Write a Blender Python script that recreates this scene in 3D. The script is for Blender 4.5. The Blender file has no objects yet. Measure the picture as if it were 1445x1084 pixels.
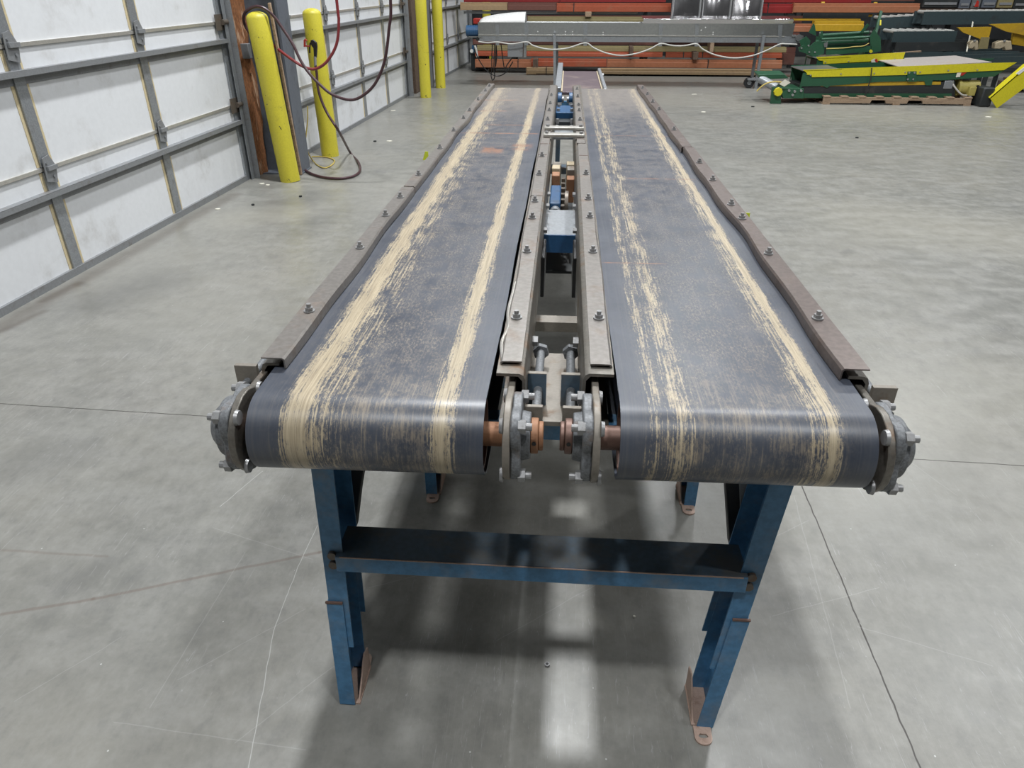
import bpy, bmesh, math, random
from mathutils import Vector, Matrix, noise
random.seed(7)
C = bpy.context.scene.collection
SC = bpy.context.scene
# ---------------------------------------------------------------- camera, world, lamps, exposure
F, CX, CY, H = 1002.0, 722.5, 542.0, 1.6            # focal length and centre in pixels of the 1445 x 1084 frame, eye height
RX = Vector((0.99744894, 0.03529603, -0.06204671))  # world axes written in (right, down, forward)
RY = Vector((0.0713835, -0.49319507, 0.86698502))
RZ = Vector((0.0, -0.8692024, -0.49445646))
cam = bpy.data.cameras.new('camera'); cam_o = bpy.data.objects.new('camera', cam); C.objects.link(cam_o)
cam.sensor_width = 36; cam.lens = F / 1445 * 36; cam.clip_start = 0.02; cam.clip_end = 200
cam_o.matrix_world = Matrix(((RX[0], -RX[1], -RX[2], 0), (RY[0], -RY[1], -RY[2], 0), (RZ[0], -RZ[1], -RZ[2], H), (0, 0, 0, 1)))
SC.camera = cam_o
SC.view_settings.view_transform = 'Standard'; SC.view_settings.look = 'None'
SC.view_settings.gamma = 1; SC.view_settings.use_curve_mapping = False
SC.view_settings.exposure = -0.46
w = bpy.data.worlds.new('warehouse_air'); SC.world = w; w.use_nodes = True
bg = w.node_tree.nodes['Background']; bg.inputs[0].default_value = (0.93, 0.97, 1.0, 1); bg.inputs[1].default_value = 0.022
def lamp(x, y, z, sx, sy, e, col=(0.96, 0.98, 1.0)):
    l = bpy.data.lights.new('ceiling_lamp', 'AREA'); l.shape = 'RECTANGLE'; l.size = sx; l.size_y = sy; l.energy = e; l.color = col
    o = bpy.data.objects.new('ceiling_lamp', l); C.objects.link(o); o.location = (x, y, z)
for x, y, e, sz in ((-0.55, 5.3, 760, 0.33), (-1.0, -1.3, 310, 0.35), (-0.5, 12.0, 300, 0.6), (2.46, 5.6, 300, 0.45), (2.5, -1.0, 230, 0.5), (2.5, 12.4, 300, 0.6),
                    (6.6, 7.4, 260, 0.6), (6.6, 0.5, 170, 0.6), (7.0, 13.0, 300, 0.6), (11.5, 4.0, 180, 0.6), (11.5, 11.5, 260, 0.6)):
    lamp(x, y, 7.6, sz, sz * 1.4, e)

def ray(u, v):
    c = Vector((u - CX, v - CY, F)); return Vector((RX.dot(c), RY.dot(c), RZ.dot(c)))
def atz(u, v, z=0.0):
    r = ray(u, v); t = (z - H) / r.z; return Vector((0, 0, H)) + r * t
def aty(u, v, y):
    r = ray(u, v); return Vector((0, 0, H)) + r * (y / r.y)

# ---------------------------------------------------------------- materials
def nt(name):
    m = bpy.data.materials.new(name); m.use_nodes = True
    t = m.node_tree; b = t.nodes['Principled BSDF']; return m, t, b
def N(t, kind, **kw):
    n = t.nodes.new(kind)
    for k, v in kw.items():
        if isinstance(k, str) and hasattr(n, k): setattr(n, k, v)
        else: n.inputs[k.replace('_', ' ')].default_value = v
    return n
def math_(t, op, a, b=None, c=None, clamp=False):
    n = t.nodes.new('ShaderNodeMath'); n.operation = op; n.use_clamp = clamp
    for i, x in enumerate((a, b, c)):
        if x is None: continue
        if isinstance(x, (int, float)): n.inputs[i].default_value = x
        else: t.links.new(x, n.inputs[i])
    return n.outputs[0]
def mix(t, f, a, b):
    n = t.nodes.new('ShaderNodeMix'); n.data_type = 'RGBA'
    for i, x in ((0, f), (6, a), (7, b)):
        if isinstance(x, (int, float)): n.inputs[i].default_value = x
        elif isinstance(x, tuple): n.inputs[i].default_value = (*x, 1)
        else: t.links.new(x, n.inputs[i])
    return n.outputs[2]
def noise_(t, vec, scale, detail=4, rough=0.55, dim=None):
    n = t.nodes.new('ShaderNodeTexNoise'); n.inputs['Scale'].default_value = scale
    n.inputs['Detail'].default_value = detail; n.inputs['Roughness'].default_value = rough
    if vec is not None: t.links.new(vec, n.inputs['Vector'])
    return n.outputs['Fac']
def ramp(t, f, lo, hi):
    n = t.nodes.new('ShaderNodeMapRange'); n.clamp = True; n.interpolation_type = 'SMOOTHSTEP'
    n.inputs[1].default_value = lo; n.inputs[2].default_value = hi; t.links.new(f, n.inputs[0]); return n.outputs[0]
def mapping(t, vec, scale=(1, 1, 1), loc=(0, 0, 0)):
    n = t.nodes.new('ShaderNodeMapping'); n.inputs['Scale'].default_value = scale; n.inputs['Location'].default_value = loc
    t.links.new(vec, n.inputs['Vector']); return n.outputs[0]
def coord(t, k='Object'): return t.nodes.new('ShaderNodeTexCoord').outputs[k]
def bump(t, b, f, s=0.2, d=0.002):
    n = t.nodes.new('ShaderNodeBump'); n.inputs['Strength'].default_value = s; n.inputs['Distance'].default_value = d
    t.links.new(f, n.inputs['Height']); t.links.new(n.outputs[0], b.inputs['Normal'])
def paint(name, col, rough=0.45, dirt=(0.12, 0.10, 0.08), amt=0.5, scale=6, metal=0.0, lo=0.52, hi=0.72, fine=0.06, stretch=(1, 1, 1)):
    m, t, b = nt(name); v = mapping(t, coord(t), stretch)
    f = ramp(t, noise_(t, v, scale, 8, 0.65), lo, hi); f = math_(t, 'MULTIPLY', f, amt)
    g = noise_(t, v, scale * 9, 3); dk = tuple(c * (1 - fine * 2) for c in col)
    base = mix(t, ramp(t, g, 0.3, 0.7), dk, col)
    t.links.new(mix(t, f, base, dirt), b.inputs['Base Color'])
    r = math_(t, 'MULTIPLY_ADD', f, 0.3, rough, clamp=True); t.links.new(r, b.inputs['Roughness'])
    b.inputs['Metallic'].default_value = metal
    return m
MT = {}
MT['steel'] = paint('worn_steel', (0.21, 0.195, 0.17), 0.42, (0.20, 0.11, 0.055), 0.7, 14, 0.55, 0.5, 0.75, 0.12)
MT['steel_dark'] = paint('dark_oily_steel', (0.16, 0.135, 0.11), 0.45, (0.16, 0.08, 0.04), 0.6, 20, 0.4)
MT['guard'] = paint('bare_guard_steel', (0.26, 0.24, 0.22), 0.38, (0.19, 0.12, 0.075), 0.75, 9, 0.45, 0.5, 0.8, 0.1)
MT['guard_brown'] = paint('brown_guard_steel', (0.20, 0.165, 0.15), 0.38, (0.12, 0.08, 0.06), 0.6, 9, 0.6, 0.5, 0.8, 0.1)
MT['cast'] = paint('grey_painted_casting', (0.20, 0.21, 0.22), 0.5, (0.18, 0.11, 0.06), 0.6, 25, 0.1, 0.55, 0.75, 0.2)
MT['arm'] = paint('brown_grey_arm_plate', (0.25, 0.225, 0.19), 0.5, (0.20, 0.11, 0.05), 0.6, 18, 0.2)
MT['bolt'] = paint('zinc_bolt', (0.34, 0.34, 0.34), 0.42, (0.12, 0.10, 0.08), 0.6, 60, 0.35)
MT['rust'] = paint('orange_rust_collar', (0.34, 0.17, 0.09), 0.6, (0.18, 0.08, 0.04), 0.7, 45, 0.2)
MT['rust_dark'] = paint('brown_rust_shaft', (0.20, 0.12, 0.095), 0.5, (0.12, 0.07, 0.05), 0.7, 45, 0.4)
MT['blue'] = paint('machine_blue', (0.085, 0.24, 0.43), 0.42, (0.22, 0.25, 0.27), 0.75, 7, 0.0, 0.46, 0.70, 0.12)
MT['blue_deep'] = paint('deep_blue', (0.02, 0.085, 0.20), 0.42, (0.06, 0.07, 0.08), 0.6, 9)
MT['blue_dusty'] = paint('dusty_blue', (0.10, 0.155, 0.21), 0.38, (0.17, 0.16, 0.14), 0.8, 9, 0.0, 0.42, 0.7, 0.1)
MT['foot'] = paint('rosy_rusted_foot', (0.50, 0.36, 0.29), 0.55, (0.22, 0.13, 0.09), 0.6, 30, 0.1)
MT['rubber'] = paint('black_rubber', (0.02, 0.02, 0.022), 0.5, (0.06, 0.055, 0.05), 0.5, 10)
MT['yellow'] = paint('safety_yellow', (0.60, 0.53, 0.045), 0.42, (0.22, 0.18, 0.04), 0.45, 9, 0, 0.56, 0.75, 0.05)
def chips(m):
    t = m.node_tree; b = t.nodes['Principled BSDF']; l = b.inputs['Base Color'].links[0]; src = l.from_socket
    v = coord(t); n = noise_(t, mapping(t, v, (1, 1, 0.7)), 34, 4, 0.6); g = noise_(t, v, 5, 2)
    f = math_(t, 'MULTIPLY', ramp(t, n, 0.655, 0.67), ramp(t, g, 0.50, 0.56)); t.links.new(mix(t, f, src, (0.03, 0.03, 0.02)), b.inputs['Base Color'])
chips(MT['yellow'])
MT['white_panel'] = paint('white_door_skin', (0.70, 0.715, 0.73), 0.55, (0.33, 0.31, 0.28), 0.55, 3.2, 0, 0.52, 0.8, 0.02)
MT['galv'] = paint('galvanised', (0.36, 0.38, 0.40), 0.4, (0.2, 0.19, 0.17), 0.5, 12, 0.55, 0.5, 0.75, 0.1)
MT['galv_dark'] = paint('dull_galvanised_strut', (0.27, 0.28, 0.29), 0.5, (0.16, 0.13, 0.11), 0.5, 10, 0.35)
MT['alum'] = paint('aluminium_rail', (0.60, 0.58, 0.53), 0.35, (0.3, 0.27, 0.22), 0.4, 14, 0.6)
MT['sealant'] = paint('yellowed_sealant', (0.62, 0.52, 0.32), 0.7, (0.3, 0.24, 0.15), 0.5, 14)
MT['column'] = paint('dark_slate_column', (0.11, 0.125, 0.15), 0.5, (0.05, 0.05, 0.05), 0.5, 4)
MT['column_l'] = MT['column']
MT['wood_rust'] = paint('splintered_timber', (0.34, 0.14, 0.055), 0.8, (0.62, 0.42, 0.28), 0.8, 7, 0, 0.55, 0.66, 0.3, (3, 3, 0.5))
MT['wood'] = paint('weathered_wood', (0.42, 0.30, 0.20), 0.8, (0.18, 0.12, 0.08), 0.7, 8, 0, 0.45, 0.7, 0.2, (0.6, 4, 4))
MT['wood_dark'] = paint('dark_timber', (0.15, 0.10, 0.07), 0.8, (0.06, 0.04, 0.03), 0.6, 8, 0, 0.45, 0.7, 0.25, (3, 3, 0.5))
MT['wall'] = paint('dark_grey_cladding', (0.022, 0.024, 0.026), 0.8, (0.05, 0.05, 0.05), 0.5, 1.5)
MT['red_hose'] = paint('red_rubber_hose', (0.23, 0.03, 0.035), 0.4, (0.08, 0.02, 0.02), 0.4, 12)
MT['dark_hose'] = paint('oxblood_hose', (0.06, 0.025, 0.03), 0.4, (0.03, 0.02, 0.02), 0.4, 12)
MT['cord'] = paint('yellow_cord', (0.55, 0.42, 0.10), 0.5, (0.2, 0.15, 0.05), 0.4, 12)
MT['black'] = paint('black_plastic', (0.012, 0.012, 0.013), 0.4, (0.03, 0.03, 0.03), 0.4, 12)
MT['red'] = paint('red_paint', (0.42, 0.03, 0.02), 0.4, (0.2, 0.05, 0.03), 0.4, 9)
MT['teal'] = paint('teal_plastic', (0.06, 0.42, 0.38), 0.4)
MT['orange_beam'] = paint('orange_beam_paint', (0.36, 0.085, 0.04), 0.42, (0.28, 0.14, 0.08), 0.6, 3)
MT['salmon_beam'] = paint('faded_orange_beam_paint', (0.36, 0.14, 0.07), 0.42, (0.33, 0.17, 0.10), 0.5, 3)
MT['red_beam'] = paint('red_beam_paint', (0.26, 0.02, 0.02), 0.42, (0.16, 0.04, 0.03), 0.5, 3)
MT['tan_beam'] = paint('tan_beam_paint', (0.36, 0.25, 0.14), 0.45, (0.25, 0.16, 0.10), 0.5, 3)
MT['olive_beam'] = paint('olive_beam_paint', (0.25, 0.21, 0.10), 0.5, (0.12, 0.09, 0.06), 0.6, 3)
MT['gold_beam'] = paint('golden_beam_paint', (0.50, 0.31, 0.02), 0.42, (0.28, 0.17, 0.03), 0.5, 3)
MT['maroon_beam'] = paint('maroon_beam_paint', (0.15, 0.06, 0.045), 0.5, (0.07, 0.04, 0.03), 0.5, 3)
MT['green'] = paint('farm_green', (0.024, 0.095, 0.048), 0.4, (0.03, 0.06, 0.04), 0.4, 6)
MT['green_y'] = paint('farm_yellow', (0.63, 0.56, 0.02), 0.38, (0.4, 0.32, 0.03), 0.3, 6)
MT['green_dark'] = paint('dark_green_grey_steel', (0.035, 0.055, 0.06), 0.42, (0.02, 0.02, 0.02), 0.5, 5)
MT['frame_dark'] = paint('black_steel', (0.022, 0.026, 0.027), 0.5, (0.08, 0.07, 0.06), 0.4, 9)
MT['mustard'] = paint('mustard_motor', (0.42, 0.36, 0.10), 0.4, (0.2, 0.16, 0.06), 0.4, 12)
MT['cream_cast'] = paint('cream_casting', (0.48, 0.40, 0.27), 0.6, (0.22, 0.15, 0.09), 0.6, 18)
MT['blue_motor'] = paint('blue_motor_paint', (0.03, 0.10, 0.22), 0.35, (0.02, 0.05, 0.09), 0.3, 8)
MT['white_sheet'] = paint('white_plastic_sheet', (0.80, 0.80, 0.78), 0.5, (0.6, 0.58, 0.5), 0.2, 4)
MT['stainless'] = paint('stainless', (0.34, 0.35, 0.35), 0.30, (0.3, 0.3, 0.3), 0.4, 3, 0.7, 0.5, 0.8, 0.05)
MT['mirror'] = paint('polished_stainless', (0.66, 0.65, 0.66), 0.12, (0.5, 0.48, 0.48), 0.3, 2, 0.95, 0.4, 0.8, 0.02)
MT['cable'] = paint('pale_conduit', (0.55, 0.54, 0.50), 0.5, (0.3, 0.3, 0.3), 0.3, 9)
MT['paper'] = paint('pale_tag', (0.72, 0.70, 0.60), 0.7, (0.5, 0.45, 0.3), 0.3, 9)
MT['lime'] = paint('lime_tag', (0.70, 0.78, 0.05), 0.5, (0.5, 0.5, 0.1), 0.3, 9)
MT['brown_belt'] = paint('brown_belt', (0.115, 0.085, 0.095), 0.42, (0.22, 0.17, 0.13), 0.5, 4)
MT['grey_top'] = paint('pale_dusty_belt', (0.42, 0.38, 0.35), 0.5, (0.36, 0.22, 0.12), 0.5, 4)
MT['stripe'] = paint('pale_roller_row', (0.5, 0.5, 0.47), 0.4, (0.2, 0.2, 0.2), 0.6, 20)

# concrete floor
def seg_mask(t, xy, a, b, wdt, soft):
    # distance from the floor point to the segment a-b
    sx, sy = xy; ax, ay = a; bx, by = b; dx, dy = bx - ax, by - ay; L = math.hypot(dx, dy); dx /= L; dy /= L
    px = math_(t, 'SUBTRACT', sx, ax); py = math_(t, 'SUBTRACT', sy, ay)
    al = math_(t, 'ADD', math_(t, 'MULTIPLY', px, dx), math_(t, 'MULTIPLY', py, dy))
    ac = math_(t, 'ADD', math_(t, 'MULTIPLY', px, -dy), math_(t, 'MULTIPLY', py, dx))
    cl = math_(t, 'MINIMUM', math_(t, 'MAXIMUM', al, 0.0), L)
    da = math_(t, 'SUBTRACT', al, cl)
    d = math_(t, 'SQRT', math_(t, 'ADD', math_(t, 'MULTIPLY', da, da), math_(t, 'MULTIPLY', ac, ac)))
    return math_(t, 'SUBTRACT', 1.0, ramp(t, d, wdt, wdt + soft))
def make_floor():
    m, t, b = nt('polished_concrete'); v = coord(t)
    n1 = ramp(t, noise_(t, v, 0.9, 6, 0.6), 0.3, 0.7); n2 = ramp(t, noise_(t, mapping(t, v, (1, 1.7, 1)), 4.5, 7, 0.62), 0.35, 0.72); n3 = noise_(t, v, 60, 3)
    c = mix(t, n1, (0.188, 0.188, 0.172), (0.242, 0.235, 0.208))
    c = mix(t, math_(t, 'MULTIPLY', n2, 0.6), c, (0.285, 0.282, 0.262))
    c = mix(t, math_(t, 'MULTIPLY', ramp(t, n3, 0.35, 0.75), 0.25), c, (0.17, 0.165, 0.15))
    n5 = ramp(t, noise_(t, mapping(t, v, (1, 1, 1), (3, 9, 0)), 2.0, 5, 0.6), 0.6, 0.74)
    c = mix(t, math_(t, 'MULTIPLY', n5, 0.5), c, (0.14, 0.14, 0.14))
    n6 = noise_(t, mapping(t, v, (1.6, 1, 1), (5, 1, 0)), 11, 6, 0.7); n7 = noise_(t, mapping(t, v, (0.6, 1, 1), (1, 8, 0)), 0.55, 3, 0.5)
    c = mix(t, math_(t, 'MULTIPLY', ramp(t, n6, 0.48, 0.68), 0.4), c, (0.30, 0.295, 0.27)); c = mix(t, math_(t, 'MULTIPLY', ramp(t, n6, 0.5, 0.34), 0.3), c, (0.13, 0.13, 0.125))
    c = mix(t, math_(t, 'MULTIPLY', ramp(t, n7, 0.45, 0.65), 0.3), c, (0.27, 0.262, 0.232))
    # pale speckle
    vo = t.nodes.new('ShaderNodeTexVoronoi'); vo.inputs['Scale'].default_value = 9; t.links.new(v, vo.inputs['Vector'])
    sp = math_(t, 'LESS_THAN', vo.outputs['Distance'], 0.022); c = mix(t, math_(t, 'MULTIPLY', sp, 0.7), c, (0.6, 0.6, 0.58))
    sep = t.nodes.new('ShaderNodeSeparateXYZ')
    wob = t.nodes.new('ShaderNodeVectorMath'); wob.operation = 'MULTIPLY_ADD'
    nn = t.nodes.new('ShaderNodeTexNoise'); nn.inputs['Scale'].default_value = 14; t.links.new(v, nn.inputs['Vector'])
    t.links.new(nn.outputs['Color'], wob.inputs[0]); wob.inputs[1].default_value = (0.009,) * 3; t.links.new(v, wob.inputs[2]); t.links.new(wob.outputs[0], sep.inputs[0])
    xy = (sep.outputs[0], sep.outputs[1])
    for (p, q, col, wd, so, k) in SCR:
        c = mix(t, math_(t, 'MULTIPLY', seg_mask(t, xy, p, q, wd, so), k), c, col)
    # fine scratch web
    for i, (ang, sc) in enumerate(((0.4, 2.2), (1.3, 1.7), (2.3, 2.0))):
        mp = t.nodes.new('ShaderNodeMapping'); mp.inputs['Rotation'].default_value = (0, 0, ang); mp.inputs['Scale'].default_value = (sc * 9, sc * 0.35, 1); t.links.new(v, mp.inputs['Vector'])
        s = noise_(t, mp.outputs[0], 3, 2, 0.5); k = math_(t, 'LESS_THAN', math_(t, 'ABSOLUTE', math_(t, 'SUBTRACT', s, 0.5)), 0.0025)
        k = math_(t, 'MULTIPLY', k, math_(t, 'MULTIPLY', ramp(t, noise_(t, mapping(t, v, (1, 1, 1), (i * 7, 3, 1)), 1.6, 2), 0.52, 0.62), 0.35)); c = mix(t, k, c, (0.42, 0.42, 0.41))
    t.links.new(c, b.inputs['Base Color'])
    r = math_(t, 'MULTIPLY_ADD', n2, 0.12, 0.30); t.links.new(r, b.inputs['Roughness'])
    b.inputs['Specular IOR Level'].default_value = 0.4; b.inputs['Coat Weight'].default_value = 0.0; b.inputs['Coat Roughness'].default_value = 0.05
    bump(t, b, n2, 0.03, 0.01)
    return m
SCR = []
def scr(a, b, col, wd, so, k):
    a = atz(*a); b = atz(*b); SCR.append(((a.x + .006, a.y + .006), (b.x + .006, b.y + .006), col, wd, so, k))
dk = (0.035, 0.03, 0.025); wh = (0.55, 0.55, 0.53)
p1, p2 = atz(0, 569), atz(1445, 656.5); dd = (p2 - p1).normalized()
SCR.append((((p1 - dd * 3).x, (p1 - dd * 3).y), ((p2 + dd * 9).x, (p2 + dd * 9).y), dk, 0.0018, 0.0012, 0.95))
p1, p2 = atz(1135, 690), atz(1301, 1084); dd = (p2 - p1).normalized()
SCR.append((((p1 - dd * 1.0).x, (p1 - dd * 1.0).y), ((p2 + dd * 3).x, (p2 + dd * 3).y), dk, 0.0016, 0.0012, 0.95))
brn = (0.14, 0.10, 0.08)
for a in (((0, 868), (130, 846)), ((130, 846), (450, 780)), ((450, 780), (560, 752))): scr(*a, brn, 0.002, 0.007, 0.45)
scr((0, 777), (150, 786), brn, 0.002, 0.006, 0.3)
for a in (((447, 742), (420, 800)), ((420, 800), (385, 890)), ((385, 890), (350, 1084)), ((370, 665), (310, 715))): scr(*a, wh, 0.0005, 0.0012, 0.5)
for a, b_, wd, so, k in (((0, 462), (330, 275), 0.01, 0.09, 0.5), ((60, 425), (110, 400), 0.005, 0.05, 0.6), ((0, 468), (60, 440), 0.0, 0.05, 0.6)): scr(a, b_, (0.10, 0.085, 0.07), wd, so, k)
for a, b_, wd, so, k in (((140, 425), (215, 400), 0.02, 0.35, 0.42), ((395, 290), (440, 275), 0.02, 0.3, 0.4), ((420, 330), (470, 300), 0.0, 0.25, 0.25), ((30, 655), (110, 640), 0.0, 0.2, 0.35), ((90, 830), (140, 800), 0.0, 0.07, 0.4), ((1000, 215), (1200, 225), 0.0, 0.5, 0.2)): scr(a, b_, (0.11, 0.11, 0.105), wd, so, k)
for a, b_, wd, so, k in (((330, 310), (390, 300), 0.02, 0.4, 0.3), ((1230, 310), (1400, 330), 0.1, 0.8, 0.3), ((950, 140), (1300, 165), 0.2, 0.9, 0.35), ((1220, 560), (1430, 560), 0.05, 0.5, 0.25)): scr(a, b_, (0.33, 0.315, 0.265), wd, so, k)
for a in (((345, 780), (210, 1000)), ((430, 860), (250, 960)), ((160, 1020), (430, 1060)), ((300, 745), (440, 790)), ((1120, 700), (1200, 1000)), ((1140, 735), (1090, 760)), ((1210, 885), (1400, 940)),
          ((1090, 870), (1240, 830)), ((700, 905), (850, 820)), ((520, 830), (640, 800)), ((20, 990), (170, 900)), ((470, 940), (330, 1050)), ((1350, 700), (1240, 620)), ((60, 480), (250, 470)), ((1090, 200), (1400, 190))):
    scr(*a, wh, 0.0003, 0.0018, 0.16)
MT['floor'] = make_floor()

# belts: UV = (across 0..1, metres along the belt)
def make_belt(name, bands, specks, rustlines):
    m, t, b = nt(name); v = coord(t, 'UV'); sep = t.nodes.new('ShaderNodeSeparateXYZ'); t.links.new(v, sep.inputs[0]); u, s = sep.outputs[0], sep.outputs[1]
    st = noise_(t, mapping(t, v, (55, 1.3, 1)), 1, 6, 0.7); st2 = noise_(t, mapping(t, v, (110, 5, 1), (4, 2, 0)), 1, 5, 0.75); blot = noise_(t, mapping(t, v, (2.6, 5, 1)), 1, 5, 0.6)
    st3 = noise_(t, mapping(t, v, (95, 7, 1), (9, 1, 0)), 1, 4, 0.7); fine = noise_(t, mapping(t, v, (100, 85, 1)), 1, 5, 0.85); mid = noise_(t, mapping(t, v, (10, 16, 1), (7, 7, 0)), 1, 6, 0.7)
    c = mix(t, ramp(t, blot, 0.3, 0.7), (0.044, 0.053, 0.073), (0.076, 0.086, 0.108))
    c = mix(t, math_(t, 'MULTIPLY', ramp(t, st, 0.45, 0.7), 0.45), c, (0.125, 0.125, 0.13))
    # dust general
    dust = math_(t, 'MULTIPLY', ramp(t, fine, 0.44, 0.66), ramp(t, mid, 0.34, 0.60))
    front = math_(t, 'SUBTRACT', 1.0, ramp(t, s, -0.02, 0.25)); dust = math_(t, 'MAXIMUM', dust, math_(t, 'MULTIPLY', math_(t, 'MULTIPLY', front, ramp(t, math_(t, 'MULTIPLY_ADD', math_(t, 'SUBTRACT', mid, 0.5), 0.8, st3), 0.46, 0.68)), 0.9)); env = t.nodes.new('ShaderNodeValToRGB')
    e = env.color_ramp; e.elements[0].position = 0; e.elements[0].color = (0, 0, 0, 1); e.elements[1].position = 1; e.elements[1].color = (0, 0, 0, 1)
    for p, k in specks:
        el = e.elements.new(p); el.color = (k, k, k, 1)
    t.links.new(u, env.inputs[0]); dust = math_(t, 'MULTIPLY', dust, env.outputs[0]); c = mix(t, math_(t, 'MULTIPLY', dust, 0.85), c, (0.35, 0.29, 0.21))
    # bands of sawdust coloured wear
    wob = math_(t, 'MULTIPLY', math_(t, 'SUBTRACT', noise_(t, mapping(t, v, (0, 0.8, 1)), 1, 2), 0.5), 0.05); uu = math_(t, 'ADD', u, wob)
    for (c0, hw, k, soft) in bands:
        d = math_(t, 'ABSOLUTE', math_(t, 'SUBTRACT', uu, c0)); prof = math_(t, 'SUBTRACT', 1.0, ramp(t, d, 0.0, hw + soft))
        a = math_(t, 'ADD', math_(t, 'MULTIPLY', prof, k), math_(t, 'MULTIPLY', math_(t, 'SUBTRACT', st3, 0.5), 4.2))
        a = math_(t, 'ADD', a, math_(t, 'MULTIPLY', math_(t, 'SUBTRACT', fine, 0.5), 3.2))
        a = math_(t, 'ADD', a, math_(t, 'MULTIPLY', math_(t, 'SUBTRACT', mid, 0.5), 1.6))
        f = math_(t, 'MULTIPLY', ramp(t, a, 0.35, 1.15), ramp(t, prof, 0.0, 0.3)); c = mix(t, math_(t, 'MULTIPLY', f, 0.85), c, mix(t, ramp(t, st2, 0.35, 0.65), (0.36, 0.29, 0.19), (0.56, 0.47, 0.32)))
    for (v0, wd, k, u0, u1) in rustlines:
        d = math_(t, 'ABSOLUTE', math_(t, 'SUBTRACT', s, v0)); f = math_(t, 'SUBTRACT', 1.0, ramp(t, d, wd * 0.3, wd))
        g = math_(t, 'MULTIPLY', ramp(t, u, u0 - 0.02, u0 + 0.05), math_(t, 'SUBTRACT', 1.0, ramp(t, u, u1 - 0.05, u1 + 0.02)))
        g = math_(t, 'MULTIPLY', g, ramp(t, noise_(t, mapping(t, v, (9, 14, 1)), 1, 3), 0.36, 0.56))
        c = mix(t, math_(t, 'MULTIPLY', math_(t, 'MULTIPLY', f, g), k), c, (0.30, 0.15, 0.09))
    # tan dust and painted-in sheen towards the far end of the belt
    c = mix(t, math_(t, 'MULTIPLY', ramp(t, math_(t, 'ADD', s, math_(t, 'MULTIPLY', blot, 0.5)), 2.9, 4.0), 0.55), c, (0.27, 0.235, 0.20))
    t.links.new(c, b.inputs['Base Color']); t.links.new(math_(t, 'MULTIPLY_ADD', mid, 0.22, 0.27), b.inputs['Roughness']); b.inputs['Specular IOR Level'].default_value = 0.6
    bump(t, b, st, 0.08, 0.001); return m
MT['belt_l'] = make_belt('worn_belt_two_bands', [(0.215, 0.085, 1.5, 0.03), (0.825, 0.045, 1.5, 0.035), (0.32, 0.09, 0.6, 0.05)],
    [(0.08, 0.1), (0.35, 0.8), (0.6, 0.85), (0.75, 0.7), (0.95, 0.15)], [(3.62, 0.03, 0.75, 0.0, 0.6), (2.52, 0.012, 0.9, 0.0, 1.0), (2.75, 0.012, 0.6, 0.3, 0.9), (2.13, 0.10, 0.75, 0.42, 0.66), (2.2, 0.10, 0.6, 0.72, 0.95), (3.2, .03, .6, .1, .5)])
MT['belt_r'] = make_belt('worn_belt_faint_band', [(0.83, 0.024, 1.5, 0.03), (0.24, 0.04, 0.75, 0.05), (0.14, 0.02, 0.7, 0.03), (0.78, 0.03, 0.7, 0.05)],
    [(0.08, 0.1), (0.25, 0.7), (0.6, 0.7), (0.8, 0.6), (0.93, 0.1)], [(0.72, 0.006, 0.7, 0.0, 0.4), (1.65, 0.012, 0.5, 0.3, 0.9), (2.5, .008, .5, 0, 1)])

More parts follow.
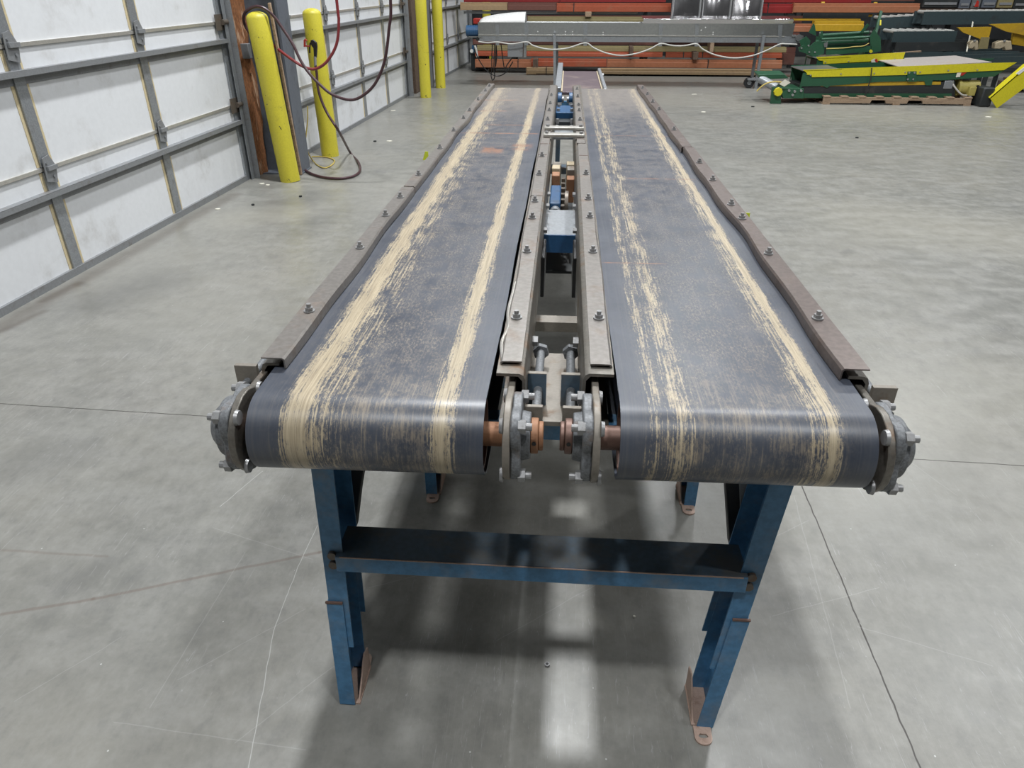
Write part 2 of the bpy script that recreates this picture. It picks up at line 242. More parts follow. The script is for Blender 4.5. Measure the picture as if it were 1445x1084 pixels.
# ---------------------------------------------------------------- mesh helpers
class MB:
    def __init__(s): s.b = bmesh.new()
    def add(s, verts, faces):
        vs = [s.b.verts.new(v) for v in verts]
        for f in faces:
            try: s.b.faces.new([vs[i] for i in f])
            except ValueError: pass
        return s
    def box(s, x0, x1, y0, y1, z0, z1):
        return s.add([(x, y, z) for x in (x0, x1) for y in (y0, y1) for z in (z0, z1)], [(0, 1, 3, 2), (4, 6, 7, 5), (0, 4, 5, 1), (2, 3, 7, 6), (0, 2, 6, 4), (1, 5, 7, 3)])
    def bar(s, p, q, w, h, up=(0, 0, 1), off=(0, 0)):      # rectangular bar p->q, w across, h along up
        p, q = Vector(p), Vector(q); d = (q - p).normalized(); r = d.cross(Vector(up)).normalized(); u = r.cross(d).normalized()
        o = r * off[0] + u * off[1]; vs = []
        for c in (p, q):
            for i, j in ((-1, -1), (1, -1), (1, 1), (-1, 1)): vs.append(c + o + r * (i * w / 2) + u * (j * h / 2))
        return s.add(vs, [(3, 2, 1, 0), (4, 5, 6, 7), (0, 1, 5, 4), (1, 2, 6, 5), (2, 3, 7, 6), (3, 0, 4, 7)])
    def cyl(s, p, q, r, n=20, r2=None, cap=True):
        p, q = Vector(p), Vector(q); d = (q - p).normalized(); a = d.orthogonal().normalized(); b = d.cross(a); r2 = r if r2 is None else r2
        vs = [p + (a * math.cos(2 * math.pi * i / n) + b * math.sin(2 * math.pi * i / n)) * r for i in range(n)] + [q + (a * math.cos(2 * math.pi * i / n) + b * math.sin(2 * math.pi * i / n)) * r2 for i in range(n)]
        fs = [(i, (i + 1) % n, n + (i + 1) % n, n + i) for i in range(n)]
        if cap: fs += [tuple(range(n - 1, -1, -1)), tuple(range(n, 2 * n))]
        return s.add(vs, fs)
    def tube(s, pts, r, n=8, sub=6):
        P = [Vector(p) for p in pts]
        if sub > 1 and len(P) > 2:
            Q = []
            for i in range(len(P) - 1):
                a = P[max(i - 1, 0)]; b = P[i]; c = P[i + 1]; d = P[min(i + 2, len(P) - 1)]
                for k in range(sub):
                    t = k / sub; Q.append(0.5 * ((2 * b) + (-a + c) * t + (2 * a - 5 * b + 4 * c - d) * t * t + (-a + 3 * b - 3 * c + d) * t ** 3))
            Q.append(P[-1]); P = Q
        prev = None; vs = []
        for i, p in enumerate(P):
            d = (P[min(i + 1, len(P) - 1)] - P[max(i - 1, 0)]).normalized()
            a = d.orthogonal().normalized() if prev is None else (prev - d * prev.dot(d)).normalized(); prev = a; b = d.cross(a)
            vs += [p + (a * math.cos(2 * math.pi * k / n) + b * math.sin(2 * math.pi * k / n)) * r for k in range(n)]
        fs = [(i * n + k, i * n + (k + 1) % n, (i + 1) * n + (k + 1) % n, (i + 1) * n + k) for i in range(len(P) - 1) for k in range(n)]
        fs += [tuple(range(n - 1, -1, -1)), tuple(range(len(vs) - n, len(vs)))]
        return s.add(vs, fs)
    def prism(s, pts, vec):                                 # closed outline pushed along vec
        vec = Vector(vec); n = len(pts); vs = [Vector(p) for p in pts] + [Vector(p) + vec for p in pts]
        return s.add(vs, [(i, (i + 1) % n, n + (i + 1) % n, n + i) for i in range(n)] + [tuple(range(n - 1, -1, -1)), tuple(range(n, 2 * n))])
    def hexbolt(s, p, d, r, h, shank=0.0, washer=0.0):
        p, d = Vector(p), Vector(d).normalized()
        if washer: s.cyl(p, p + d * 0.003, washer, 18)
        s.cyl(p, p + d * h, r, 6)
        if shank: s.cyl(p + d * h, p + d * (h + shank), r * 0.55, 12)
        return s
    def grid(s, f, nu, nv):                                 # f(i/nu, j/nv)
        vs = [f(i / nu, j / nv) for i in range(nu + 1) for j in range(nv + 1)]
        return s.add(vs, [(i * (nv + 1) + j, (i + 1) * (nv + 1) + j, (i + 1) * (nv + 1) + j + 1, i * (nv + 1) + j + 1) for i in range(nu) for j in range(nv)])
    def obj(s, name, mat, parent=None, smooth=True, bevel=0.0, solid=0.0, **kw):
        bmesh.ops.recalc_face_normals(s.b, faces=s.b.faces[:]) if not solid else None
        me = bpy.data.meshes.new(name); s.b.to_mesh(me); s.b.free()
        if smooth:
            for p in me.polygons: p.use_smooth = True
            try: me.set_sharp_from_angle(angle=math.radians(35))
            except Exception: pass
        me.materials.append(MT[mat] if isinstance(mat, str) else mat)
        o = bpy.data.objects.new(name, me); C.objects.link(o)
        if parent: o.parent = parent
        if solid:
            md = o.modifiers.new('solid', 'SOLIDIFY'); md.thickness = solid; md.offset = 0
        if bevel:
            md = o.modifiers.new('bevel', 'BEVEL'); md.width = bevel; md.segments = 2; md.limit_method = 'ANGLE'; md.angle_limit = 0.7
        for k, v in kw.items(): o[k] = v
        return o
def thing(name, label, cat, group=None):
    o = bpy.data.objects.new(name, None); C.objects.link(o); o['label'] = label; o['category'] = cat; o.empty_display_size = 0.1
    if group: o['group'] = group
    return o
def at(o, loc):                                              # move an Empty to its base, keeping children where they were built
    loc = Vector(loc)
    for ch in o.children: ch.location = ch.location - loc
    o.location = loc

# ---------------------------------------------------------------- setting
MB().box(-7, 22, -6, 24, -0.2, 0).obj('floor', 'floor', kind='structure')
# left wall: frame along the wall (s = metres along, n = metres out into the hall)
def wall_frame(A, B):
    A = Vector((*A, 0)); B = Vector((*B, 0)); d = (B - A).normalized(); n = Vector((d.y, -d.x, 0))
    return lambda s, z, o=0.0: A + d * s + n * o + Vector((0, 0, z)), d, n
def wbox(mb, W, s0, s1, z0, z1, n0, n1):
    vs = [W(s, z, o) for s in (s0, s1) for o in (n0, n1) for z in (z0, z1)]
    return mb.add(vs, [(0, 1, 3, 2), (4, 6, 7, 5), (0, 4, 5, 1), (2, 3, 7, 6), (0, 2, 6, 4), (1, 5, 7, 3)])
W1, D1, N1 = wall_frame((-3.051, 3.354), (-2.915, 6.352))
W2, D2, N2 = wall_frame((-2.67, 8.57), (-2.52, 11.8))
W3, D3, N3 = wall_frame((-2.32, 14.7), (-2.19, 16.9))
m = MB(); wbox(m, W1, -9.5, 16, 0, 6, -0.55, -0.25); m.obj('wall_left', 'wall', kind='structure')
m = MB(); m.box(-4, 22, 19.2, 19.4, 0, 6); m.obj('wall_back', 'wall', kind='structure')

def sectional_door(name, W, s0, s1, ribs, label_, hi=5, part_seam=0.0):
    root = bpy.data.objects.new(name, None); C.objects.link(root); root['kind'] = 'structure'
    sec = 0.648; n = 5
    for i in range(n):
        m = MB(); wbox(m, W, s0, s1, 0.004 + i * sec if i else 0.03, (i + 1) * sec - 0.012, -0.03, 0.0); m.obj('panel', 'white_panel', root)
    for i in range(1, n):
        m = MB(); wbox(m, W, s0, s1, i * sec - 0.014, i * sec + 0.006, -0.02, 0.012); m.obj('section_joint', 'alum', root)
        z = i * sec - 0.125
        m = MB(); wbox(m, W, s0 - 0.02, s1 + 0.05, z - 0.006, z, 0.0, 0.055); wbox(m, W, s0 - 0.02, s1 + 0.05, z - 0.030, z, 0.05, 0.056); wbox(m, W, s0 - 0.02, s1 + 0.05, z - 0.075, z - 0.006, 0.0, 0.006)
        m.obj('strut', 'galv_dark', root)
    for i in range(n):
        for s in ribs:
            a = i * sec + (0.0 if i else 0.03); b = (i + 1) * sec
            m = MB(); wbox(m, W, s - 0.042, s + 0.042, a + 0.01, b - 0.02, 0.0, 0.014); m.obj('rib', 'galv', root)
            m = MB(); wbox(m, W, s - 0.066, s - 0.042, a + 0.012, b - 0.02, 0.0, 0.003); wbox(m, W, s + 0.042, s + 0.070, a + 0.012, b - 0.02, 0.0, 0.004); m.obj('sealant', 'sealant', root)
    for i in range(1, n):
        for s in ribs:
            m = MB(); z = i * sec
            m.prism([W(s - 0.05, z - 0.07, 0.024), W(s + 0.03, z - 0.09, 0.024), W(s + 0.055, z, 0.024), W(s + 0.02, z + 0.07, 0.024), W(s - 0.035, z + 0.06, 0.024)], N1 * 0.006)
            wbox(m, W, s - 0.03, s + 0.05, z - 0.012, z + 0.012, 0.02, 0.045); m.cyl(W(s + 0.012, z - 0.05, 0.03), W(s + 0.012, z - 0.05, 0.038), 0.009, 6); m.cyl(W(s - 0.02, z + 0.03, 0.03), W(s - 0.02, z + 0.03, 0.038), 0.008, 6)
            m.obj('hinge', 'galv_dark', root, smooth=False)
    m = MB(); wbox(m, W, s0, s1, 0.0, 0.03, -0.03, 0.02); wbox(m, W, s0, s1, 0.03, 0.045, 0, 0.02); m.obj('bottom_seal', 'galv_dark', root)
    return root
d1 = sectional_door('door_1', W1, -5.4, 3.05, [-4.22, -3.01, -1.8, -0.58, 0.67, 1.88], '')
d2 = sectional_door('door_2', W2, -1.25, 3.25, [-1.1, -0.02, 1.12, 2.22], '')
d3 = sectional_door('door_3', W3, -1.5, 2.25, [-0.9, 0.15, 1.2], '')
for W, root, s, ext in ((W1, d1, 3.05, 0.0), (W2, d2, 3.25, 0.0), (W3, d3, 2.25, 0)):
    m = MB(); wbox(m, W, s, s + 0.09, 0, 3.3, -0.03, 0.02); m.obj('end_stile', 'galv', root)
    m = MB(); wbox(m, W, s + 0.10, s + 0.107, 0, 3.3, -0.05, 0.10); wbox(m, W, s + 0.10, s + 0.17, 0, 3.3, -0.05, -0.043); m.obj('guide_angle', 'galv_dark', root)
    m = MB(); wbox(m, W, s + 0.04, s + 0.09, 0, 3.3, 0.045, 0.05); m.obj('guide_track', 'galv', root)
    for i in range(1, 5):
        m = MB(); z = i * 0.648; wbox(m, W, s - 0.06, s + 0.07, z - 0.06, z + 0.06, 0.02, 0.028); m.cyl(W(s + 0.02, z, 0.04), W(s + 0.10, z, 0.04), 0.022, 12); m.obj('roller_bracket', 'steel_dark', root)

# timber and steel around the first column
m = MB()
def timber(u, v):
    a = u * 2 * math.pi; s = 3.42 + 0.15 * math.cos(a) * (1.0 if v < 0.98 else 0.9); z = 0.0 + v * 2.4
    o = -0.05 + 0.13 * math.sin(a); k = noise.noise(Vector((math.cos(a) * 2, math.sin(a) * 2, z * 1.6))) * 0.06 + noise.noise(Vector((math.cos(a) * 6, math.sin(a) * 6, z * 5))) * 0.02
    return W1(s + k - 0.05 * (1 - v), z, o + k)
m.grid(timber, 28, 60); m.obj('trim_1', 'wood_rust', kind='structure')
m = MB(); wbox(m, W1, 3.64, 3.78, 0, 3.2, -0.12, -0.02); m.obj('trim_2', 'wood_dark', kind='structure', bevel=0.008)
m = MB(); wbox(m, W2, 3.62, 3.92, 0, 3.2, -0.05, 0.08); m.obj('trim_3', 'wood_dark', kind='structure', bevel=0.01)
m = MB(); wbox(m, W2, 4.02, 4.42, 0, 3.2, -0.12, -0.02); m.obj('trim_4', 'column', kind='structure')
m = MB(); wbox(m, W3, -1.72, -1.64, 0, 3.2, -0.05, 0.14); m.obj('trim_5', 'galv_dark', kind='structure')
m = MB(); wbox(m, W1, 3.3, 3.36, 1.0, 1.12, 0.04, 0.12); m.obj('trim_6', 'galv_dark', kind='structure', bevel=0.004)

c = thing('steel_column', 'dark slate H-section steel column between the first two white doors', 'column')
m = MB(); m.box(-2.50, -2.475, 6.66, 6.93, 0, 3.4); m.obj('flange', 'column', c, bevel=0.003)
m = MB(); m.box(-2.98, -2.955, 6.66, 6.93, 0, 3.4); m.obj('flange', 'column', c, bevel=0.003)
m = MB(); m.box(-2.955, -2.50, 6.79, 6.806, 0, 3.4); m.obj('web', 'column', c)
m = MB(); m.box(-3.0, -2.465, 6.65, 6.94, 0, 0.012); m.obj('base_plate', 'column', c)
at(c, (-2.7, 6.8, 0))

def bollard(x, y, r, h, label, lean=0.0):
    b = thing('bollard', label, 'bollard', 'yellow bollards along the door wall')
    m = MB(); n = 40; rings = []
    prof = [(r, 0), (r, h * 0.25), (r, h * .5), (r, h * .75), (r, h)] + [(r * math.cos(a), h + 0.05 * math.sin(a)) for a in (0.4, 0.8, 1.2)] + [(0.001, h + 0.05)]
    vs = [(rr * math.cos(2 * math.pi * i / n), rr * math.sin(2 * math.pi * i / n), z) for rr, z in prof for i in range(n)]
    m.add(vs, [(k * n + i, k * n + (i + 1) % n, (k + 1) * n + (i + 1) % n, (k + 1) * n + i) for k in range(len(prof) - 1) for i in range(n)])
    o = m.obj('post', 'yellow', b)
    b.location = (x, y, 0); b.rotation_euler = (0, lean, 0); return b
bollard(-2.50, 6.43, 0.088, 1.33, 'nearest yellow bollard, a wooden stick standing against it', -0.055)
bollard(-2.445, 7.50, 0.088, 1.32, 'yellow bollard just beyond the slate column, black air gun in front of it', -0.01)
bollard(-2.20, 11.8, 0.084, 1.42, 'yellow bollard past the second white door, beside a dark timber')
bollard(-2.15, 12.95, 0.084, 1.42, 'yellow bollard at the near edge of the third white door')
bollard(-1.75, 16.9, 0.09, 1.35, 'farthest yellow bollard, mostly hidden behind the silver conveyor and rack beams')

st = thing('wooden_stick', 'thin pale wooden stick upright between nearest bollard and slate column', 'stick')
a = atz(425, 247); b_ = aty(380, 4, 6.56)
MB().bar((a.x, a.y, 0.004), b_, 0.022, 0.03, up=(0, 1, 0)).obj('shaft', 'wood', st, bevel=0.003)
at(st, (a.x, a.y, 0))
# air hoses
def pix(pts): return [aty(u, v, y) for u, v, y in pts]
h1 = thing('air_hose', 'red air hose hanging in a loop from above, across the slate column', 'hose')
top = aty(475, 0, 6.5)
MB().tube([(top.x + .02, 6.5, 3.3), (top.x + .01, 6.5, 2.4)] + pix([(475, 0, 6.5), (478, 30, 6.5), (475, 62, 6.5), (462, 86, 6.5), (446, 97, 6.5), (430, 95, 6.5), (412, 84, 6.5), (392, 69, 6.58), (382, 60, 6.62)]), 0.012, 10, 8).obj('hose', 'red_hose', h1)
MB().cyl((top.x + .02, 6.5, 3.3), (top.x + .02, 6.5, 3.36), 0.02, 12).obj('fitting', 'bolt', h1)
at(h1, (top.x, 6.5, 1.2))
h2 = thing('air_hose', 'dark oxblood air hose draped over the nearest bollard, swinging low before the second door', 'hose')
top = aty(551, 0, 6.3)
MB().tube([(top.x, 6.3, 3.3), (top.x, 6.3, 2.2)] + pix([(551, 0, 6.3), (549, 40, 6.3), (543, 85, 6.3), (530, 117, 6.3), (512, 135, 6.3), (494, 141, 6.3), (470, 134, 6.32), (452, 120, 6.34), (436, 103, 6.36), (424, 85, 6.38), (413, 62, 6.4), (400, 42, 6.42), (388, 25, 6.42), (375, 13, 6.40)]) + pix([(362, 9, 6.40), (350, 14, 6.44), (344, 22, 6.5), (345, 34, 6.58), (352, 46, 6.60), (366, 62, 6.62), (382, 90, 6.62)]) , 0.012, 10, 8).obj('hose', 'dark_hose', h2)
MB().cyl((top.x, 6.3, 3.3), (top.x, 6.3, 3.36), 0.02, 12).obj('fitting', 'bolt', h2)
at(h2, (top.x, 6.3, 1.2))
h3 = thing('air_hose', 'hose drooping from the black air gun down to a loop on the floor', 'hose')
fl = [atz(u, v, 0.014) for u, v in ((494, 215), (505, 228), (508, 240), (500, 248), (480, 252), (455, 250), (435, 243), (420, 231), (416, 224))]
MB().tube(pix([(445, 92, 6.97), (447, 104, 6.97), (448, 120, 6.95), (453, 140, 6.93), (463, 162, 6.9), (478, 185, 6.85)]) + [Vector((p.x, p.y, 0.014)) for p in fl], 0.012, 10, 6).obj('hose', 'dark_hose', h3)
MB().cyl(aty(444.5, 80, 6.97), aty(445, 93, 6.97), 0.012, 12).obj('fitting', 'bolt', h3)
at(h3, (fl[3].x, fl[3].y, 0))
g = thing('air_gun', 'black air blow gun hanging at the slate column in front of the second bollard', 'air gun')
P = lambda u, v, y=6.97: aty(u, v, y)
m = MB(); o3 = Vector((0, 0.03, 0)); m.prism([P(438, 57), (P(441, 56)), P(446, 60), P(447, 66), P(446, 82), P(443, 82), P(442, 68), P(439, 64), P(438, 60)], o3); m.obj('body', 'black', g, bevel=0.003)
MB().tube([P(438, 60, 6.985), P(437, 68, 6.985), P(437, 75, 6.985)], 0.007, 8).obj('trigger', 'black', g)
at(g, P(442, 70))
hk = thing('hose_hook', 'small red hook fixed to the slate column beside the air gun', 'hook')
MB().bar(aty(430, 57, 6.95), aty(430, 66, 6.95), 0.012, 0.03, up=(0, 1, 0)).bar(aty(429, 65, 6.95), aty(437, 65, 6.96), 0.012, 0.012).obj('bracket', 'red', hk, bevel=0.002)
MB().tube([aty(429, 58, 6.94), aty(431, 55.5, 6.94), aty(433, 58, 6.94)], 0.006, 8).obj('hook_tip', 'red', hk)
at(hk, aty(430, 60, 6.95))
cd = thing('extension_lead', 'thin yellow cord hanging down the slate column and curling on the floor', 'cord')
fl = [atz(u, v, 0.008) for u, v in ((441, 226), (448, 233), (458, 237), (468, 233), (472, 227), (466, 223), (455, 221), (440, 221))]
MB().tube(pix([(434, 150, 7.0), (434, 170, 7.0), (432, 190, 7.0), (431, 203, 6.98), (434, 214, 6.95)]) + [Vector((p.x, p.y, 0.008)) for p in fl], 0.006, 8, 6).obj('cord', 'cord', cd)
at(cd, (fl[1].x, fl[1].y, 0))
t_ = atz(424.5, 239.5, 0.01)
MB().prism([(t_.x - .02, t_.y, 0.0), (t_.x + .02, t_.y - .01, 0), (t_.x + .03, t_.y + .02, 0), (t_.x, t_.y + .035, 0)], (0, 0, 0.018)).obj('plastic_scrap', 'teal', label='small teal plastic scrap on the floor by the slate column foot', category='scrap')
# ---------------------------------------------------------------- twin belt conveyor
T, R, Y0, YE = 0.95, 0.075, 1.085, 5.36          # belt top, pulley radius with belt, front pulley axis, far end of the belts
cv = thing('twin_belt_conveyor', 'long conveyor with two worn grey belts side by side on blue legs', 'conveyor')
SK = 0.014                                        # front pulleys sit slightly askew
def fy(x, y): return y + SK * x * max(0.0, min(1.0, (3.0 - y) / 1.8))
BELTS = [(-0.545, -0.122, 0.0, 'belt_l', 'grey belt with two broad tan wear bands'), (0.112, 0.548, -0.0055, 'belt_r', 'grey belt with one thin tan wear line')]
def belt_mesh(x0, x1, yaw):
    path = []; zc = T - R; r = R; n = 20; ye = YE - r
    L = []
    for k in range(61): L.append((ye + (Y0 - ye) * k / 60, T))
    for k in range(1, n): a = math.pi / 2 + math.pi * k / n; L.append((Y0 + r * math.cos(a), zc + r * math.sin(a)))
    for k in range(31): L.append((Y0 + (ye - Y0) * k / 30, T - 2 * r))
    for k in range(1, n): a = -math.pi / 2 + math.pi * k / n; L.append((ye + r * math.cos(a), zc + r * math.sin(a)))
    return L
for x0, x1, yaw, mt, lb in BELTS:
    L = belt_mesh(x0, x1, yaw); n = len(L); nx = 10; bm = bmesh.new(); uvl = bm.loops.layers.uv.new('UVMap')
    s = [0.0]
    for i in range(1, n + 1):
        a = L[i - 1]; b = L[i % n]; s.append(s[-1] + math.hypot(a[0] - b[0], a[1] - b[1]))
    s_front = s[60]
    th = 0.005; outer = []; inner = []
    zc = T - R
    for i, (y, z) in enumerate(L):
        a = L[i - 1]; b = L[(i + 1) % n]; ty, tz = b[0] - a[0], b[1] - a[1]; l = math.hypot(ty, tz); ny, nz = -tz / l, ty / l
        if nz * (z - zc) + ny * (y - (Y0 + YE) / 2) < 0: ny, nz = -ny, -nz
        ro = []; ri = []
        for j in range(nx + 1):
            x = x0 + (x1 - x0) * j / nx; xx = x + yaw * (y - 1.1); wv = 0.0015 * math.sin(y * 7 + j) if j in (0, nx) else 0
            ro.append(bm.verts.new((xx + wv, fy(xx, y), z))); ri.append(bm.verts.new((xx + wv, fy(xx, y - ny * th), z - nz * th)))
        outer.append(ro); inner.append(ri)
    for i in range(n):
        k = (i + 1) % n
        for j in range(nx):
            f = bm.faces.new((outer[i][j], outer[i][j + 1], outer[k][j + 1], outer[k][j]))
            for lp, (uu, ii) in zip(f.loops, ((j, i), (j + 1, i), (j + 1, i + 1), (j, i + 1))): lp[uvl].uv = (uu / nx, s_front - s[ii])
            f2 = bm.faces.new((inner[i][j], inner[k][j], inner[k][j + 1], inner[i][j + 1]))
        for j in (0, nx): bm.faces.new((outer[i][j], outer[k][j], inner[k][j], inner[i][j]))
    bmesh.ops.recalc_face_normals(bm, faces=bm.faces[:])
    me = bpy.data.meshes.new('belt'); bm.to_mesh(me); bm.free()
    for p in me.polygons: p.use_smooth = True
    me.set_sharp_from_angle(angle=math.radians(40)); me.materials.append(MT[mt])
    o = bpy.data.objects.new('belt', me); C.objects.link(o); o.parent = cv; o['label'] = lb
    # slider bed (unseen, included to block light between belt runs), pulleys, shafts
    m = MB(); m.box(x0 + 0.02, x1 - 0.02 , 1.24, YE - 0.16, T - 0.03, T - 0.009); b = m.obj('slider_bed', 'steel_dark', cv)
    zc = T - R
    for yy, nm in ((Y0, 'pulley'), (YE - R, 'pulley')):
        m = MB(); pts = [(x0 + 0.006, R - 0.0065), (x1 - 0.006, R - 0.0065)]
        ring = []; nn = 40
        for (xa, rr) in ((x0 + 0.006, R - 0.007), (x0 + 0.006, R - 0.016), (x0 + 0.05, R - 0.016), (x0 + 0.05, 0.02), (x1 - 0.05, 0.02), (x1 - 0.05, R - 0.016), (x1 - 0.006, R - 0.016), (x1 - 0.006, R - 0.007)):
            ring.append([(xa + yaw * (yy - 1.1), fy(xa, yy) + rr * math.cos(2 * math.pi * k / nn), zc + rr * math.sin(2 * math.pi * k / nn)) for k in range(nn)])
        vs = [p for rg in ring for p in rg]; nr = len(ring)
        m.add(vs, [(q * nn + k, q * nn + (k + 1) % nn, ((q + 1) % nr) * nn + (k + 1) % nn, ((q + 1) % nr) * nn + k) for q in range(nr) for k in range(nn)])
        m.obj(nm, 'rust_dark' if yy == Y0 else 'steel_dark', cv)
ZC = T - R
# side rails: rolled channels with the flange under the belt guard
def rail(xw, xf, y0, y1, yaw, mat='steel'):
    m = MB(); t = 0.006; s = 1 if xf > xw else -1
    # outline in x-z, bent corner
    pts = [(xf, T + 0.008), (xw + s * 0.012, T + 0.008), (xw + s * 0.004, T + 0.004), (xw, T - 0.006), (xw, T - 0.13), (xf, T - 0.13), (xf, T - 0.124), (xw + s * t, T - 0.124), (xw + s * t, T - 0.008), (xw + s * 0.014, T + 0.002), (xf, T + 0.002)]
    a = [(x + yaw * (y0 - 1.1), y0, z) for x, z in pts]; b = [(x + yaw * (y1 - 1.1), y1, z) for x, z in pts]; n = len(pts)
    m.add(a + b, [(i, (i + 1) % n, n + (i + 1) % n, n + i) for i in range(n)] + [tuple(range(n)), tuple(range(2 * n - 1, n - 1, -1))])
    return m.obj('side_rail', mat, cv)
rail(-0.572, -0.535, 1.175, 5.40, 0.004, 'steel'); rail(-0.058, -0.113, 1.165, 5.40, -0.001)
rail(0.050, 0.108, 1.175, 5.40, -0.002); rail(0.585, 0.545, 1.20, 5.40, -0.012)
# belt guards: bent strips, wavy on the belt side, each bolted to its rail
def guard(xi, xo, y0, y1, yaw, mat, wav, seed, bolts, seams=(), lip=0.024):
    m = MB(); z = T + 0.026 if lip > 0.02 else T + 0.016; N_ = int((y1 - y0) / 0.05); s = 1 if xi > xo else -1; rnd = random.Random(seed)
    def f(k):
        y = y0 + (y1 - y0) * k / N_; sh = yaw * (y - 1.1); wv = wav * noise.noise(Vector((y * 2.7, seed, 0))) * 1.6; zz = z + 0.002 * noise.noise(Vector((y * 3, seed + 5, 0)))
        out = xo + sh; inn = xi + sh + wv; th = 0.0028
        return [(out, y, zz), (inn - s * 0.004, y, zz), (inn, y, zz - 0.004), (inn + wv * 0.3, y, z - lip), (inn + wv * 0.3 - s * th, y, z - lip), (inn - s * th, y, zz - 0.006), (inn - s * 0.006, y, zz - th), (out, y, zz - th)]
    vs = [p for k in range(N_ + 1) for p in f(k)]
    m.add(vs, [(k * 8 + i, k * 8 + (i + 1) % 8, (k + 1) * 8 + (i + 1) % 8, (k + 1) * 8 + i) for k in range(N_) for i in range(8)] + [tuple(range(8)), tuple(range(N_ * 8 + 7, N_ * 8 - 1, -1))])
    g = m.obj('belt_guard', mat, cv)
    xm = xo * 0.45 + xi * 0.55
    for y in bolts:
        m = MB(); x = xm + yaw * (y - 1.1); m.cyl((x, y, z - 0.001), (x, y, z + 0.003), 0.012, 18); m.cyl((x, y, z + 0.003), (x, y, z + 0.010), 0.0088, 6); m.cyl((x, y, z + 0.010), (x, y, z + 0.018), 0.005, 12)
        m.obj('guard_bolt', 'bolt', g)
    for y in seams:
        m = MB(); m.box(min(xo, xi) + yaw * (y - 1.1) + 0.002, max(xo, xi) + yaw * (y - 1.1) - 0.004, y - 0.0015, y + 0.0015, z - 0.001, z + 0.0012); m.obj('seam', 'rust_dark', g)
    # spacer layer that shows as a second thickness at the near end
    return g
B = [1.40, 1.83, 2.15, 2.36, 2.66, 3.02, 3.30, 3.75, 4.05, 4.40, 4.72, 5.1]
guard(-0.520, -0.564, 1.165, 2.45, 0.004, 'guard', 0.005, 3, [1.38, 1.80, 2.10, 2.31]); guard(-0.520, -0.560, 2.46, 5.30, 0.004, 'guard', 0.005, 9, [2.62, 3.1, 3.5, 3.85, 4.1, 4.5, 4.9, 5.15])
guard(-0.109, -0.067, 1.20, 2.40, -0.001, 'guard', 0.004, 17, [1.40, 1.83, 2.14, 2.33], lip=0.008); guard(-0.109, -0.067, 2.41, 5.30, -0.001, 'guard', 0.002, 21, [2.7, 3.02, 3.9, 4.2, 4.45, 4.8], seams=(3.05, 3.28), lip=0.008)
guard(0.106, 0.064, 1.20, 3.30, -0.002, 'guard', 0.003, 27, [1.41, 1.84, 2.16, 2.37, 2.72], seams=(3.05,), lip=0.008); guard(0.104, 0.064, 3.31, 5.30, -0.004, 'guard', 0.002, 33, [3.9, 4.2, 4.4, 4.75, 5.1], seams=(3.4,), lip=0.008)
guard(0.530, 0.578, 1.195, 3.2, -0.012, 'guard_brown', 0.007, 41, [1.42, 1.83, 2.145, 2.3, 2.62, 2.9]); guard(0.528, 0.574, 3.21, 5.30, -0.012, 'guard_brown', 0.004, 47, [3.6, 4.2, 4.5, 4.8, 5.1])
# bent bright strip and torn corner at the inner left guard
MB().tube([(-0.107, 1.62, T + 0.010), (-0.112, 1.45, T + 0.012), (-0.105, 1.36, T + 0.013), (-0.113, 1.29, T + 0.012), (-0.106, 1.22, T + 0.010)], 0.0035, 8).obj('bent_edge', 'alum', cv)

